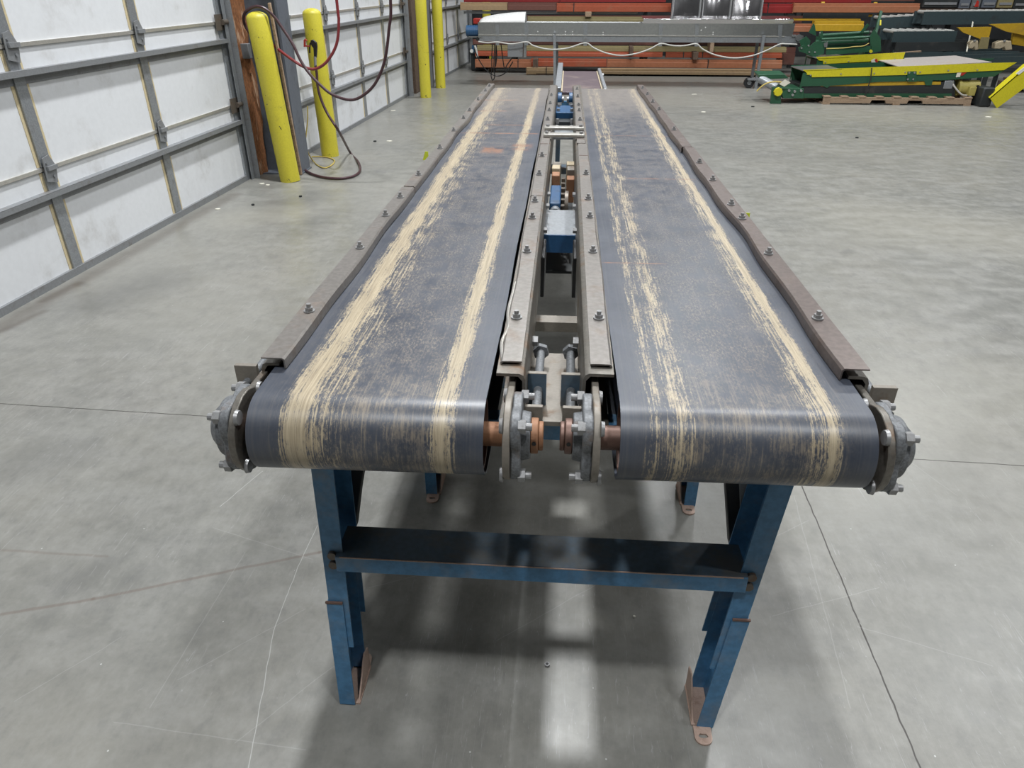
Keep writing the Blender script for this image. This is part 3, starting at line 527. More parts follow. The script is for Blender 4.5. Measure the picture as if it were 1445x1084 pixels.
# pulley arms with flange bearings
def arm(x, s, axis_y, mat='arm', hub='cast', collar='rust', outer=False):
    """x: inside face of the plate, s: side away from the belt (+1/-1)"""
    th = 0.013; m = MB(); pts = []
    r = 0.080
    for k in range(13):
        a = math.radians(60 + k * (230) / 12); pts.append((axis_y + r * math.cos(a), ZC - 0.004 + r * 0.98 * math.sin(a)))
    pts += [(axis_y + 0.10, ZC - 0.055), (axis_y + 0.34, ZC - 0.045), (axis_y + 0.34, ZC + 0.055), (axis_y + 0.13, ZC + 0.062)]
    m.prism([(x, y, z) for y, z in pts], (s * th, 0, 0)); a_ = m.obj('pulley_arm', mat, cv, bevel=0.002)
    xo = x + s * th
    for (dy, dz) in ((0.052, 0.052), (-0.052, -0.052), (-0.052, 0.052), (0.052, -0.052)):
        m = MB(); m.cyl((x - s * 0.006, axis_y + dy, ZC + dz), (x, axis_y + dy, ZC + dz), 0.013, 14, 0.0145); m.obj('bolt_head', 'bolt', a_)
    m = MB(); out = []
    for k in range(48):                                   # squarish flange with four lobes
        a = 2 * math.pi * k / 48; rr = 0.060 + 0.021 * abs(math.cos(2 * (a - 0.0) + math.pi / 2)) ** 1.5; out.append((axis_y + rr * math.cos(a), ZC + rr * math.sin(a)))
    m.prism([(xo, y, z) for y, z in out], (s * 0.018, 0, 0)); b = m.obj('bearing_flange', hub, cv, bevel=0.003)
    hr = 0.060 if outer else 0.047; m = MB(); m.cyl((xo + s * 0.014, axis_y, ZC), (xo + s * 0.034, axis_y, ZC), hr, 32, hr - 0.004); m.obj('bearing_hub', hub, b, bevel=0.002)
    for (dy, dz) in ((0.052, 0.052), (-0.052, -0.052), (-0.052, 0.052), (0.052, -0.052)):
        m = MB(); y, z = axis_y + dy, ZC + dz; m.cyl((xo + s * 0.014, y, z), (xo + s * 0.027, y, z), 0.0125, 6); m.cyl((xo + s * 0.027, y, z), (xo + s * 0.038, y, z), 0.0068, 12); m.obj('bearing_bolt', 'bolt', b, smooth=False)
    if not outer:
        m = MB(); m.cyl((xo + s * 0.034, axis_y, ZC), (xo + s * 0.048, axis_y, ZC), 0.033, 28); m.obj('lock_collar', collar, b, bevel=0.002)
        m = MB(); m.cyl((xo + s * 0.048, axis_y, ZC), (xo + s * 0.057, axis_y, ZC), 0.027, 28); m.obj('shaft_end', collar, b, bevel=0.002)
        m = MB(); m.cyl((xo + s * 0.041, axis_y - 0.0335, ZC + 0.004), (xo + s * 0.041, axis_y - 0.030, ZC + 0.004), 0.004, 12); m.obj('set_screw', 'black', b)
    else:
        m = MB(); m.cyl((xo + s * 0.034, axis_y, ZC), (xo + s * 0.054, axis_y, ZC), 0.052, 28, 0.032); m.obj('lock_collar', hub, b, bevel=0.004)
    return a_
yl, ylo, yr, yro = fy(-0.09, Y0), fy(-0.6, Y0), fy(0.08, Y0), fy(0.6, Y0)
arm(-0.090, 1, yl, collar='rust'); arm(0.080, -1, yr, collar='rust_dark')
arm(-0.562, -1, ylo, mat='steel', outer=True); arm(0.562, 1, yro, mat='steel', outer=True)
for x0, x1, mt, yy in ((-0.17, -0.09, 'rust', yl), (0.08, 0.16, 'rust_dark', yr), (-0.562, -0.50, 'rust_dark', ylo), (0.50, 0.562, 'rust_dark', yro)):
    MB().cyl((x0, yy, ZC), (x1, yy, ZC), 0.0225, 28).obj('shaft', mt, cv)
# take-up screws: angle bracket on the rail web, plate on the arm, long screw between
for xs, s in ((-0.037, 1), (0.030, -1)):
    xw = -0.058 if s > 0 else 0.048
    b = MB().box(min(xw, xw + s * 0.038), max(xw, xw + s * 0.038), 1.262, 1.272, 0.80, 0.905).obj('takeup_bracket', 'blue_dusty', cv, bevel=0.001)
    MB().box(min(xw, xw + s * 0.038), max(xw, xw + s * 0.038), 1.262, 1.272, 0.9052, 0.9065).obj('lit_or_worn_edge', 'arm', b)  # pale strip painting in the bracket's lit top edge
    b = MB().box(min(xw - s * .02, xw + s * 0.034), max(xw - s * .02, xw + s * 0.034), 1.168, 1.178, 0.80, 0.885).obj('takeup_plate', 'arm', cv, bevel=0.001)
    b = MB().cyl((xs, 1.18, 0.868), (xs, 1.43, 0.868), 0.0095, 20).obj('takeup_screw', 'cast', cv)
    MB().cyl((xs, 1.43, 0.868), (xs, 1.444, 0.868), 0.0185, 6).obj('screw_head', 'cast', b, smooth=False)
for xs, s in ((-0.60, -1), (0.60, 1)):                      # outer take-up lugs
    b = MB().box(min(xs, xs + s * 0.045) - (0.0 if s > 0 else 0), max(xs, xs + s * 0.045), 1.21, 1.222, 0.86, 0.93).obj('takeup_bracket', 'arm', cv, bevel=0.001)
    MB().cyl((xs + s * 0.022, 1.17, 0.895), (xs + s * 0.022, 1.30, 0.895), 0.008, 16).obj('takeup_screw', 'cast', cv)
for x, y in ((-0.056, 1.425), (0.046, 1.425)):
    s = 1 if x < 0 else -1
    MB().cyl((x, y, 0.90), (x + s * 0.012, y, 0.90), 0.012, 6).obj('rail_bolt', 'bolt', cv, smooth=False)
for y in (2.22, 2.50, 2.66):
    for x, s in ((-0.058, 1), (0.048, -1)):
        MB().cyl((x, y, 0.905), (x + s * 0.012, y, 0.905), 0.010, 6).obj('rail_bolt', 'bolt', cv, smooth=False)
# plates and bars that tie the two conveyors together
MB().box(-0.058, 0.048, 1.20, 1.50, 0.822, 0.832).obj('tie_plate', 'arm', cv)
p = MB().box(-0.064, 0.054, 2.36, 2.66, 0.838, 0.846).obj('tie_plate', 'galv', cv)
MB().box(-0.062, 0.052, 2.352, 2.360, 0.785, 0.846).obj('plate_lip', 'blue_deep', p)
for x in (-0.054, 0.044):
    MB().box(x - 0.006, x + 0.006, 2.06, 2.24, 0.74, 0.87).obj('hanger', 'black', cv, bevel=0.003)
for ya in (3.42, 3.60):
    m = MB().box(-0.100, 0.090, ya, ya + 0.05, 0.968, 0.982); b = m.obj('tie_bar', 'alum', cv, bevel=0.003)
    for x in (-0.085, 0.075): MB().cyl((x, ya + 0.025, 0.982), (x, ya + 0.025, 0.992), 0.009, 6).obj('tie_bolt', 'bolt', b, smooth=False)
MB().box(-0.06, 0.05, 3.95, 4.25, 0.86, 0.87).obj('tie_plate', 'galv', cv)
MB().box(-0.06, 0.05, 4.25, 4.27, 0.84, 0.90).obj('tie_plate', 'frame_dark', cv)
MB().box(-0.06, 0.05, 4.28, 4.52, 0.86, 0.875).obj('tie_plate', 'frame_dark', cv)
MB().box(-0.06, 0.05, 4.52, 4.80, 0.84, 0.91).obj('cross_channel', 'blue_deep', cv, bevel=0.004)
for x in (-0.045, 0.035):
    for y in (4.0, 4.2, 4.56, 4.74): MB().cyl((x, y, 0.90), (x, y, 0.925), 0.010, 6).obj('rail_bolt', 'bolt', cv, smooth=False)
for x, s in ((-0.058, 1), (0.046, -1)):                     # blue bearing hubs at the far end
    b = MB().cyl((x, 5.12, 0.90), (x + s * 0.028, 5.12, 0.90), 0.045, 24).obj('end_bearing', 'blue_deep', cv, bevel=0.003)
    MB().cyl((x + s * 0.028, 5.12, 0.90), (x + s * 0.042, 5.12, 0.90), 0.020, 20).obj('end_shaft', 'galv', b)
    MB().box(min(x, x + s * .03), max(x, x + s * .03), 4.90, 5.0, 0.84, 0.90).obj('end_lug', 'frame_dark', cv, bevel=0.003)
# drive between the rails
b = MB().box(-0.052, -0.008, 2.74, 3.02, 0.70, 0.85).obj('gearbox', 'blue_deep', cv, bevel=0.006)
MB().cyl((-0.028, 2.70, 0.82), (-0.028, 2.76, 0.82), 0.020, 20).obj('output_flange', 'galv', b)
MB().cyl((-0.026, 2.62, 0.80), (-0.026, 2.70, 0.80), 0.010, 16).obj('output_shaft', 'alum', b)
for i, (y, x0, x1, z1, mt) in enumerate(((3.06, -0.05, -0.016, 0.88, 'rust'), (3.17, -0.052, -0.016, 0.885, 'cream_cast'), (3.30, -0.052, -0.012, 0.87, 'arm'), (3.04, 0.014, 0.047, 0.87, 'rust'), (3.15, 0.014, 0.048, 0.885, 'arm'), (3.27, 0.012, 0.048, 0.88, 'cream_cast'))):
    MB().box(x0, x1, y, y + 0.07, z1 - 0.10, z1).obj('bearing_block', mt, cv, bevel=0.004)
m = MB()
for k in range(14): m.box(-0.008, 0.008, 2.70 + k * 0.045, 2.73 + k * 0.045, 0.78 + 0.012 * (k % 2), 0.80 + 0.012 * (k % 2))
m.obj('drive_chain', 'steel_dark', cv)
MB().cyl((0.008, 2.86, 0.80), (0.022, 2.86, 0.80), 0.065, 24).obj('sprocket', 'steel_dark', cv)
MB().box(0.012, 0.046, 3.42, 3.50, 0.76, 0.84).obj('gearbox', 'blue_deep', cv, bevel=0.005)
MB().box(-0.06, 0.05, 2.64, 3.9, 0.60, 0.61).obj('drip_tray', 'frame_dark', cv)
# lime coloured tags on the outer rails
for x, y, z0 in ((-0.572, 2.98, 0.972), (0.572, 2.23, 0.955)):
    MB().prism([(x - 0.012, y, z0 - 0.02), (x + 0.012, y, z0 - 0.02), (x + 0.012, y + .004, z0 + 0.014), (x - 0.001, y + .004, z0 + 0.014)], (0, 0.002, 0)).obj('tag', 'lime', cv)
MB().box(-0.57, 0.585, 5.32, 5.35, 0.83, 0.86).obj('end_cross_tube', 'blue', cv)

# legs
def leg(pt, pb, s, ext_top, foot_front, parent=cv, dk=0.0):
    """channel leg from pt (top, outside front corner) to pb (floor), open towards the middle; s=+1 for the left leg"""
    pt, pb = Vector(pt), Vector(pb); fw, dp, th = 0.047, 0.115, 0.004
    def sec(p, fw, dp, off):
        x, y, z = p; q = [(0, 0), (fw, 0), (fw, th), (th, th), (th, dp - th), (fw, dp - th), (fw, dp), (0, dp)]
        return [(x + s * (a + off[0]), y + b + off[1], z) for a, b in q]
    m = MB(); n = 8
    m.add(sec(pb.lerp(pt, 0.24), fw, dp, (0, 0)) + sec(pt, fw, dp, (0, 0)), [(i, (i + 1) % n, n + (i + 1) % n, n + i) for i in range(n)] + [tuple(range(n)), tuple(range(2 * n - 1, n - 1, -1))])
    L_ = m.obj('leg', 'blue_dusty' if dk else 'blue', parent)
    m = MB(); m.add(sec(pb.lerp(pt, 0.004), fw - 0.008, dp + 0.002, (-0.0045, -0.0045)) + sec(pb.lerp(pt, ext_top), fw - 0.008, dp + 0.002, (-0.0045, -0.0045)), [(i, (i + 1) % n, n + (i + 1) % n, n + i) for i in range(n)] + [tuple(range(n)), tuple(range(2 * n - 1, n - 1, -1))])
    m.obj('leg_extension', 'blue', L_)
    tp = pb.lerp(pt, ext_top)
    MB().box(min(tp.x - s * 0.006, tp.x + s * 0.034), max(tp.x - s * 0.006, tp.x + s * 0.034), tp.y - 0.006, tp.y - 0.001, tp.z, tp.z + 0.005).obj('rust_edge', 'rust_dark', L_)
    # foot: upright plate inside the channel and a slotted tab on the floor
    m = MB(); x, y = pb.x, pb.y
    m.prism([(x + s * (fw - 0.006), y + 0.004, 0.004), (x + s * (fw - 0.006), y + dp, 0.004), (x + s * (fw - 0.006), y + dp, 0.075), (x + s * (fw - 0.006), y + dp * 0.75, 0.085)], (s * 0.004, 0, 0))
    f = m.obj('foot_bracket', 'foot', L_)
    ty, dr = (y - 0.002, -1) if foot_front else (y + dp - 0.01, 1)
    cx = x + s * 0.022; w_ = 0.021; out = [(cx - w_, ty), (cx - w_, ty + dr * 0.032)] + [(cx + w_ * math.cos(a), ty + dr * (0.032 + 0.018 * math.sin(a))) for a in [math.pi * (1 - k / 8) for k in range(1, 8)]] + [(cx + w_, ty + dr * 0.032), (cx + w_, ty)]
    hole = [(cx + 0.011 * math.cos(a), ty + dr * (0.03 + 0.006 * math.sin(a))) for a in [2 * math.pi * k / len(out) - math.pi * 0.75 for k in range(len(out))]]
    n = len(out)
    # align hole ring with outline by angle
    ctr = Vector((cx, ty + dr * 0.026)); ang = [math.atan2(p[1] - ctr.y, p[0] - ctr.x) for p in out]; hole = [(ctr.x + 0.0125 * math.cos(a), ctr.y + 0.0065 * math.sin(a)) for a in ang]
    vs = [(a, b, 0.0) for a, b in out] + [(a, b, 0.0) for a, b in hole] + [(a, b, 0.005) for a, b in out] + [(a, b, 0.005) for a, b in hole]
    fs = []
    for i in range(n):
        k = (i + 1) % n; fs += [(i, k, n + k, n + i), (2 * n + i, 2 * n + k, 3 * n + k, 3 * n + i), (i, k, 2 * n + k, 2 * n + i), (n + i, n + k, 3 * n + k, 3 * n + i)]
    m = MB(); m.add(vs, fs); m.box(min(x, x + s * fw), max(x, x + s * fw), y, y + dp, 0, 0.005); m.obj('foot_plate', 'foot', L_)
    return L_
Lt, Lb = aty(439.5, 667, 1.18), atz(480, 1002); Rt, Rb = aty(1119.5, 688, 1.18), atz(1001.5, 1022)
def ext(a, b, z): return b + (a - b) * ((z - b.z) / (a.z - b.z))
Lb.y = Rb.y = 1.135; Lt2 = ext(Lt, Vector((Lb.x, Lb.y, 0)), 0.82); Rt2 = ext(Rt, Vector((Rb.x, Rb.y, 0)), 0.82)
LA = leg(Lt2, (Lb.x, Lb.y, 0), 1, 0.41, False); RA = leg(Rt2, (Rb.x, Rb.y, 0), -1, 0.43, True)
for dx in (0,):
    for L_, top, bot, s in ((LA, Lt2, Lb, 1), (RA, Rt2, Rb, -1)):
        for z in (0.478, 0.452):
            p = Vector((bot.x, bot.y, 0)).lerp(top, z / 0.82) + Vector((s * 0.024, 0, 0))
            MB().cyl(p + Vector((0, -0.008, 0)), p, 0.0105, 14).obj('leg_bolt', 'steel_dark', L_)
def xat(top, bot, z): return bot.x + (top.x - bot.x) * z / 0.82
def cross(y, z, xl, xr, dp=0.105, mat='blue', tm=None):
    m = MB(); m.box(xl, xr, y + 0.004, y + dp, z - 0.004, z); m.obj('brace_top', 'blue_dusty', cv)  # greyed for grime, and darkened to put in the shade under the belts
    m = MB(); m.box(xl, xr, y, y + 0.004, z - 0.043, z); m.box(xl, xr, y + dp - 0.004, y + dp, z - 0.034, z - 0.0035)
    b = m.obj('cross_brace', mat, cv, bevel=0.0015)
    MB().box(xl + 0.01, xr - 0.01, y - 0.0006, y + 0.002, z - 0.0015, z + 0.0006).obj('lit_or_worn_edge', 'foot', b)
    return b
cross(1.150, 0.485, xat(Lt2, Lb, 0.48) + 0.034, xat(Rt2, Rb, 0.48) - 0.034)
for (y, rear) in ((1.99, 1), (3.45, 1), (4.95, 1)):
    xl, xr = -0.445, 0.495
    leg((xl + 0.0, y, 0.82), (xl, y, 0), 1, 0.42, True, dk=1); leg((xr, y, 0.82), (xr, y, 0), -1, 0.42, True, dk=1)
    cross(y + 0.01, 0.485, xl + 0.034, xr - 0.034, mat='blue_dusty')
MB().box(-0.53, 0.55, 1.745, 1.79, 0.772, 0.80).obj('frame_cross_tube', 'arm', cv)
MB().box(-0.53, 0.55, 1.22, 1.26, 0.775, 0.818).obj('frame_cross_tube', 'blue', cv)
# hanging return-roller brackets with rounded ends
def hang(pts, mat):
    MB().prism([(x, 1.295, z) for x, z in pts], (0, 0.03, 0)).obj('roller_bracket', mat, cv, bevel=0.002)
hang([(0.350, 0.80), (0.378, 0.80), (0.448, 0.452), (0.446, 0.438), (0.438, 0.430), (0.428, 0.432), (0.420, 0.442)], 'black')
hang([(0.382, 0.80), (0.430, 0.80), (0.468, 0.54), (0.460, 0.528), (0.446, 0.526), (0.430, 0.535)], 'galv_dark')
hang([(-0.425, 0.80), (-0.395, 0.80), (-0.452, 0.55), (-0.474, 0.44), (-0.480, 0.425), (-0.490, 0.420), (-0.500, 0.43), (-0.470, 0.6)], 'black')
for x0, x1 in ((-0.49, -0.14), (0.12, 0.39)):
    MB().cyl((x0, 1.49, 0.745), (x1, 1.49, 0.745), 0.024, 20).obj('return_roller', 'steel_dark', cv)
at(cv, (0, 1.2, 0))

# discharge conveyor beyond: narrow brown belt between pale side rails, climbing away from the machine
dc = thing('feed_conveyor', 'narrow brown belt conveyor with pale side rails beyond the two grey belts', 'conveyor')
zd = 0.90
m = MB(); m.box(-0.035, 0.262, 5.50, 6.86, zd - 0.02, zd); m.obj('belt', 'brown_belt', dc, bevel=0.004)
m = MB(); m.prism([(-0.085, 5.5, zd - 0.10), (-0.085, 7.05, zd - 0.10), (-0.085, 7.05, zd + 0.05), (-0.085, 5.5, zd + 0.03)], (0.045, 0, 0)); m.obj('side_rail', 'galv', dc, bevel=0.004)
m = MB(); m.box(0.267, 0.292, 5.5, 6.86, zd - 0.10, zd + 0.025); m.obj('side_rail', 'galv', dc, bevel=0.004)
MB().box(-0.040, -0.030, 5.5, 6.82, zd - 0.004, zd + 0.006).obj('belt_strip', 'cream_cast', dc); MB().box(0.255, 0.264, 5.5, 6.82, zd - 0.004, zd + 0.006).obj('belt_strip', 'cream_cast', dc)
MB().cyl((0.292, 6.70, zd - 0.02), (0.315, 6.70, zd - 0.02), 0.022, 16).obj('shaft_end', 'bolt', dc)
MB().cyl((-0.035, 6.84, zd - 0.035), (0.262, 6.84, zd - 0.035), 0.034, 24).obj('pulley', 'steel_dark', dc)
for x in (-0.07, 0.26):
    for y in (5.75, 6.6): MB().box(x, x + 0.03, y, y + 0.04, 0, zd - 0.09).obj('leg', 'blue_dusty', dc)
at(dc, (0.11, 6.2, 0))
# ---------------------------------------------------------------- rack beams stacked across the back of the hall
def zb(v, y): return aty(900, v, y).z
def xb(u, v, y): return aty(u, v, y).x
GB = 'long steel beams stacked across the back'
def beam(u0, u1, v0, v1, y, mat, label, dp=0.16, straps=(), flange=True, name='rack_beam'):
    z1, z0 = zb(v0, y), zb(v1, y); x0 = xb(u0, (v0 + v1) / 2, y); x1 = xb(u1, (v0 + v1) / 2, y); r = thing(name, label, 'beam', GB)
    m = MB(); h = z1 - z0
    if flange:                                              # step beam: a ledge along the upper front edge
        zs = z0 + h * 0.68; pts = [(y, z0 + 0.006), (y + 0.006, z0), (y + dp, z0), (y + dp, z1), (y + 0.034, z1), (y + 0.028, z1 - 0.004), (y + 0.028, zs + 0.002), (y + 0.004, zs), (y, zs - 0.004)]
        m.prism([(x0, a, b) for a, b in pts], (x1 - x0, 0, 0))
    else: m.box(x0, x1, y, y + dp, z0, z1)
    m.obj('profile', mat, r)
    MB().box(x0 - 0.006, x0 + 0.002, y - 0.012, y + 0.03, z0 - 0.01, z1 + 0.01).obj('end_connector', mat, r)
    for u in straps:
        x = xb(u, v0, y); MB().box(x - 0.008, x + 0.008, y - 0.003, y + dp, z0 - 0.003, z1 + 0.003).obj('strap', 'frame_dark', r)
    at(r, ((x0 + x1) / 2, y, z0)); return r
beam(655, 790, -6, 3.5, 15.75, 'red_beam', 'red beam at the top left of the stack, above the tan beams')
beam(791, 940, -6, 3.5, 15.75, 'red_beam', 'red beam at the top of the stack, above the orange beam')
beam(1076, 1230, -6, 3.5, 15.75, 'red_beam', 'red beam at the top of the stack, right of the polished sheets')
beam(650, 716, 4, 15, 15.4, 'tan_beam', 'tan beam end high at the left, above the white curved cover')
beam(717, 785, 4, 15, 15.4, 'maroon_beam', 'dull brown beam between the tan beam end and the orange beam')
beam(786, 947, 4.5, 17, 15.4, 'orange_beam', 'bright orange beam left of the polished sheets', straps=(810,))
beam(1072, 1119, 5, 18, 15.4, 'red_beam', 'short red beam end right of the polished sheets', straps=(1085,))
beam(1120, 1298, 4, 17, 15.35, 'salmon_beam', 'long faded orange beam above the golden beam at the right')
beam(655, 900, 17, 20, 15.5, 'galv', 'thin grey strip beam under the tan and orange beams', dp=0.3, flange=False)
beam(745, 905, 24, 34, 15.3, 'olive_beam', 'olive yellow beam just over the silver trough conveyor')
beam(906, 1072, 26, 37, 15.5, 'maroon_beam', 'dark brown beam behind the polished sheets foot')
beam(1116, 1149, 33, 44, 15.3, 'salmon_beam', 'short salmon beam end beside the golden beam')
beam(1149, 1219, 29, 43, 15.2, 'gold_beam', 'golden yellow beam beyond the green roller frame')
beam(1120, 1215, 25.5, 28.5, 15.4, 'gold_beam', 'thin golden beam on top of the golden beam')
beam(668, 1104, 57, 64, 15.6, 'maroon_beam', 'brown beam darkened as shadow directly below the silver trough')  # dark brown puts the shadow under the trough into the colour
beam(668, 1110, 65.5, 73, 15.35, 'olive_beam', 'dull olive beam in the lower stack')
beam(671, 935, 73.5, 80.5, 15.3, 'orange_beam', 'upper orange beam of the lower stack, left half')
beam(940, 1104, 73.5, 81, 15.3, 'orange_beam', 'upper orange beam of the lower stack, right half', straps=(965, 992))
beam(671, 750, 85.5, 97, 15.2, 'salmon_beam', 'faded orange beam behind the hanging black wires', straps=(731,))
beam(750, 856, 84, 95, 15.2, 'orange_beam', 'orange beam beyond the head of the brown belt')
beam(857, 1104, 84, 95.5, 15.2, 'salmon_beam', 'orange brown beam right of the brown belt head', straps=(1000,))
beam(743, 783, 97, 106.5, 14.9, 'tan_beam', 'lowest tan beam end left of the silver conveyor leg', straps=(771,))
beam(846, 1090, 97.5, 108, 14.9, 'tan_beam', 'lowest tan beam right of the brown belt, near the floor')
beam(1104, 1122, 66, 90, 15.6, 'maroon_beam', 'dark beam ends left of the green conveyors')
def block(u, v0, v1, y, wpx, label, mat='wood'):
    z1, z0 = zb(v0, y), max(zb(v1, y), 0.0); x = xb(u, v0, y); o = MB().box(x, x + wpx / 85, y, y + 0.35, z0, z1).obj('timber_spacer', mat, bevel=0.006)
    o['label'] = label; o['category'] = 'timber block'; o['group'] = 'timber blocks between the beams'
block(826, 17, 24, 15.25, 10, 'small timber block under the orange beam')
block(889, 66, 79, 15.1, 6, 'timber block between beams left of the second cable loop', 'wood_dark')
block(1003, 60, 73, 15.1, 6, 'timber block under the silver trough near its middle')
block(979, 73, 84, 15.1, 8, 'dark timber block between the orange beams', 'wood_dark')
block(1016, 106, 114, 15.0, 9, 'timber foot under the lowest tan beam, right', 'wood_dark')
block(858, 106, 114, 15.0, 9, 'timber foot under the lowest tan beam, beside the brown belt', 'wood_dark')
block(690, 96, 104, 15.4, 9, 'timber foot under the left end of the stack', 'wood_dark')
block(752, 84.5, 97, 14.95, 8, 'timber block on the lowest tan beam end', 'wood_dark')
# rack uprights and stock in the dark behind
for i, (x, mat, lb) in enumerate(((-1.2, 'frame_dark', 'dark rack upright behind the left end of the beams'), (1.6, 'frame_dark', 'dark rack upright behind the orange beam'), (4.6, 'frame_dark', 'dark rack upright behind the salmon beam'), (7.6, 'frame_dark', 'dark rack upright behind the dark green rail'), (10.4, 'frame_dark', 'dark rack upright at the far right'))):
    r = thing('rack_upright', lb, 'rack', 'rack uprights behind the stacks')
    for y in (16.6, 17.5): MB().box(x, x + 0.08, y, y + 0.08, 0, 3.2).obj('post', mat, r)
    for k in range(4): MB().bar((x + 0.04, 16.66, 0.3 + k * 0.7), (x + 0.04, 17.52, 0.9 + k * 0.7 if k % 2 == 0 else 0.3 + k * 0.7), 0.03, 0.03, up=(1, 0, 0)).obj('brace', mat, r)
    at(r, (x, 17, 0))
for i, (x0, x1, z, mat, lb) in enumerate(((-1.2, 4.7, 1.34, 'red_beam', 'red beam lying along the dark rack, behind the stack top'), (4.7, 7.6, 1.24, 'maroon_beam', 'brown beam high in the dark rack at the right'), (-1.2, 4.7, 0.85, 'maroon_beam', 'brown beam in the dark rack behind the silver trough'), (-1.2, 4.7, 0.55, 'maroon_beam', 'brown beam low in the dark rack behind the stack'), (4.7, 10.4, 0.9, 'frame_dark', 'black beam in the dark rack behind the green machines'), (4.7, 10.4, 0.45, 'frame_dark', 'black beam low in the rack behind the green machines'))):
    o = MB().box(x0, x1, 16.5, 16.6, z, z + 0.12).obj('rack_beam', mat, label=lb, category='beam', group='beams in the dark rack')
# floor rail below the stack
o = MB().box(-0.6, 4.3, 14.9, 15.1, 0.0, 0.03).obj('floor_skid', 'wood_dark', label='long flat dark skid on the floor under the lowest beams', category='skid')

# polished sheets leaning on the stack
for i, (u0, u1, v1, lb) in enumerate(((947, 988, 26, 'left polished metal sheet leaning on the beams'), (989, 1031, 26, 'middle polished metal sheet leaning on the beams'), (1032, 1075, 26, 'right polished metal sheet leaning on the beams'))):
    y = 15.1; x0, x1 = xb(u0, 20, y), xb(u1, 20, y)
    r = thing('polished_sheet', lb, 'metal sheet', 'polished metal sheets'); m = MB()
    m.grid(lambda a, b, x0=x0, x1=x1, i=i: Vector((x0 + (x1 - x0) * a, y + 0.10 * b - 0.05 * math.sin(math.pi * a) * math.sin(2.2 * b + 0.4 + 0.5 * i), 0.906 + 0.75 * b)), 12, 16); m.obj('sheet', 'mirror', r, solid=0.004)
    m = MB(); m.bar((x1 - 0.01, y - 0.01, 0.90), (x1 - 0.01, y + 0.09, 1.65), 0.03, 0.02, up=(0, 1, 0)); m.obj('folded_edge', 'stainless', r); at(r, ((x0 + x1) / 2, y, 0.9))
o = MB().box(1.7, 3.8, 15.0, 15.45, 0.86, 0.90).obj('sheet_shelf', 'wood_dark', label='dark plank carrying the polished sheets behind the silver trough', category='plank')

# ---------------------------------------------------------------- silver trough conveyor
YS = 13.3
sv = thing('trough_conveyor', 'long stainless trough conveyor standing across the hall in front of the beams', 'conveyor')
X = lambda u, v=45: xb(u, v, YS)
Z = lambda v: zb(v, YS)
xl, xr, xr2 = X(675), X(1118), X(1135)
m = MB(); m.prism([(xl, YS, Z(50.5)), (xl, YS - 0.05, Z(34)), (xl, YS - 0.06, Z(32)), (xl, YS - 0.03, Z(32)), (xl, YS + 0.02, Z(50)), (xl, YS + 0.45, Z(50)), (xl, YS + 0.50, Z(33)), (xl, YS + 0.53, Z(33)), (xl, YS + 0.47, Z(50.5))], (X(1119) - xl, 0, 0)); m.obj('trough', 'stainless', sv)
m = MB(); m.box(xl, xr2, YS - 0.005, YS + 0.05, Z(59.5), Z(50.5)); m.box(xl, xr2, YS + 0.42, YS + 0.47, Z(59.5), Z(50.5)); m.obj('frame', 'galv', sv)
m = MB(); m.box(xl, X(1108), YS - 0.02, YS + 0.0, Z(51), Z(50)); m.obj('frame_lip', 'alum', sv)
for u in (702, 743, 826, 932, 983, 1100):
    m = MB(); m.prism([(X(u - 3, 35), YS - 0.062, Z(34)), (X(u + 3, 35), YS - 0.062, Z(34)), (X(u + 2.5, 50), YS - 0.012, Z(50.5)), (X(u + 2.5, 60), YS - 0.012, Z(65)), (X(u - 2.5, 60), YS - 0.012, Z(65)), (X(u - 2.5, 50), YS - 0.012, Z(50.5))], (0, 0.008, 0)); m.obj('strap', 'galv', sv)
for u, v in ((798, 45), (798, 49), (808, 45), (808, 49), (851, 46), (851, 49), (759, 45), (989, 42), (995, 38), (1006, 45), (1006, 48)):
    y = YS - 0.05 + 0.05 * (v - 34) / 16; c_ = (X(u, v), y, Z(v)); MB().cyl((c_[0], y - 0.012, c_[2]), (c_[0], y, c_[2]), 0.010, 10).obj('rivet', 'white_sheet', sv)
m = MB(); m.prism([(X(907, 30), YS - 0.06, Z(33)), (X(907, 30), YS - 0.07, Z(26)), (X(907), YS + 0.50, Z(24)), (X(907), YS + 0.52, Z(32))], (X(1117) - X(907), 0, 0)); m.obj('top_pan', 'mirror', sv, bevel=0.006)
m = MB()                                                    # curved cover, high end to the right
m.grid(lambda a, b: Vector((X(677) + (X(741) - X(677)) * a, YS - 0.05 + 0.52 * b, Z(32.5) + (0.05 + 0.10 * math.sin(a * 1.5) ** 0.7 if a > 0 else 0.04) * math.sin(math.pi * min(max(b, 0.0), 1.0)) ** 0.7)), 14, 18)
m.obj('curved_cover', 'white_sheet', sv, solid=0.006)
b = MB().cyl((X(657), YS + 0.1, Z(45)), (X(676), YS + 0.1, Z(45)), 0.085, 28).obj('motor', 'blue_motor', sv, bevel=0.006)
for k in range(5): MB().cyl((X(660) + k * 0.035, YS + 0.1, Z(45)), (X(660) + k * 0.035 + 0.008, YS + 0.1, Z(45)), 0.09, 28).obj('cooling_fin', 'blue_motor', b)
MB().box(X(661), X(681), YS - 0.02, YS + 0.22, Z(54), Z(52.5)).obj('motor_bracket', 'stainless', sv)
MB().box(X(665.5), X(676.5), YS + 0.25, YS + 0.5, Z(36), Z(28)).obj('drive_guard', 'red', sv, bevel=0.01)
MB().cyl((X(674), YS - 0.03, Z(56)), (X(674), YS + 0.0, Z(56)), 0.03, 20).obj('end_bearing', 'black', sv)
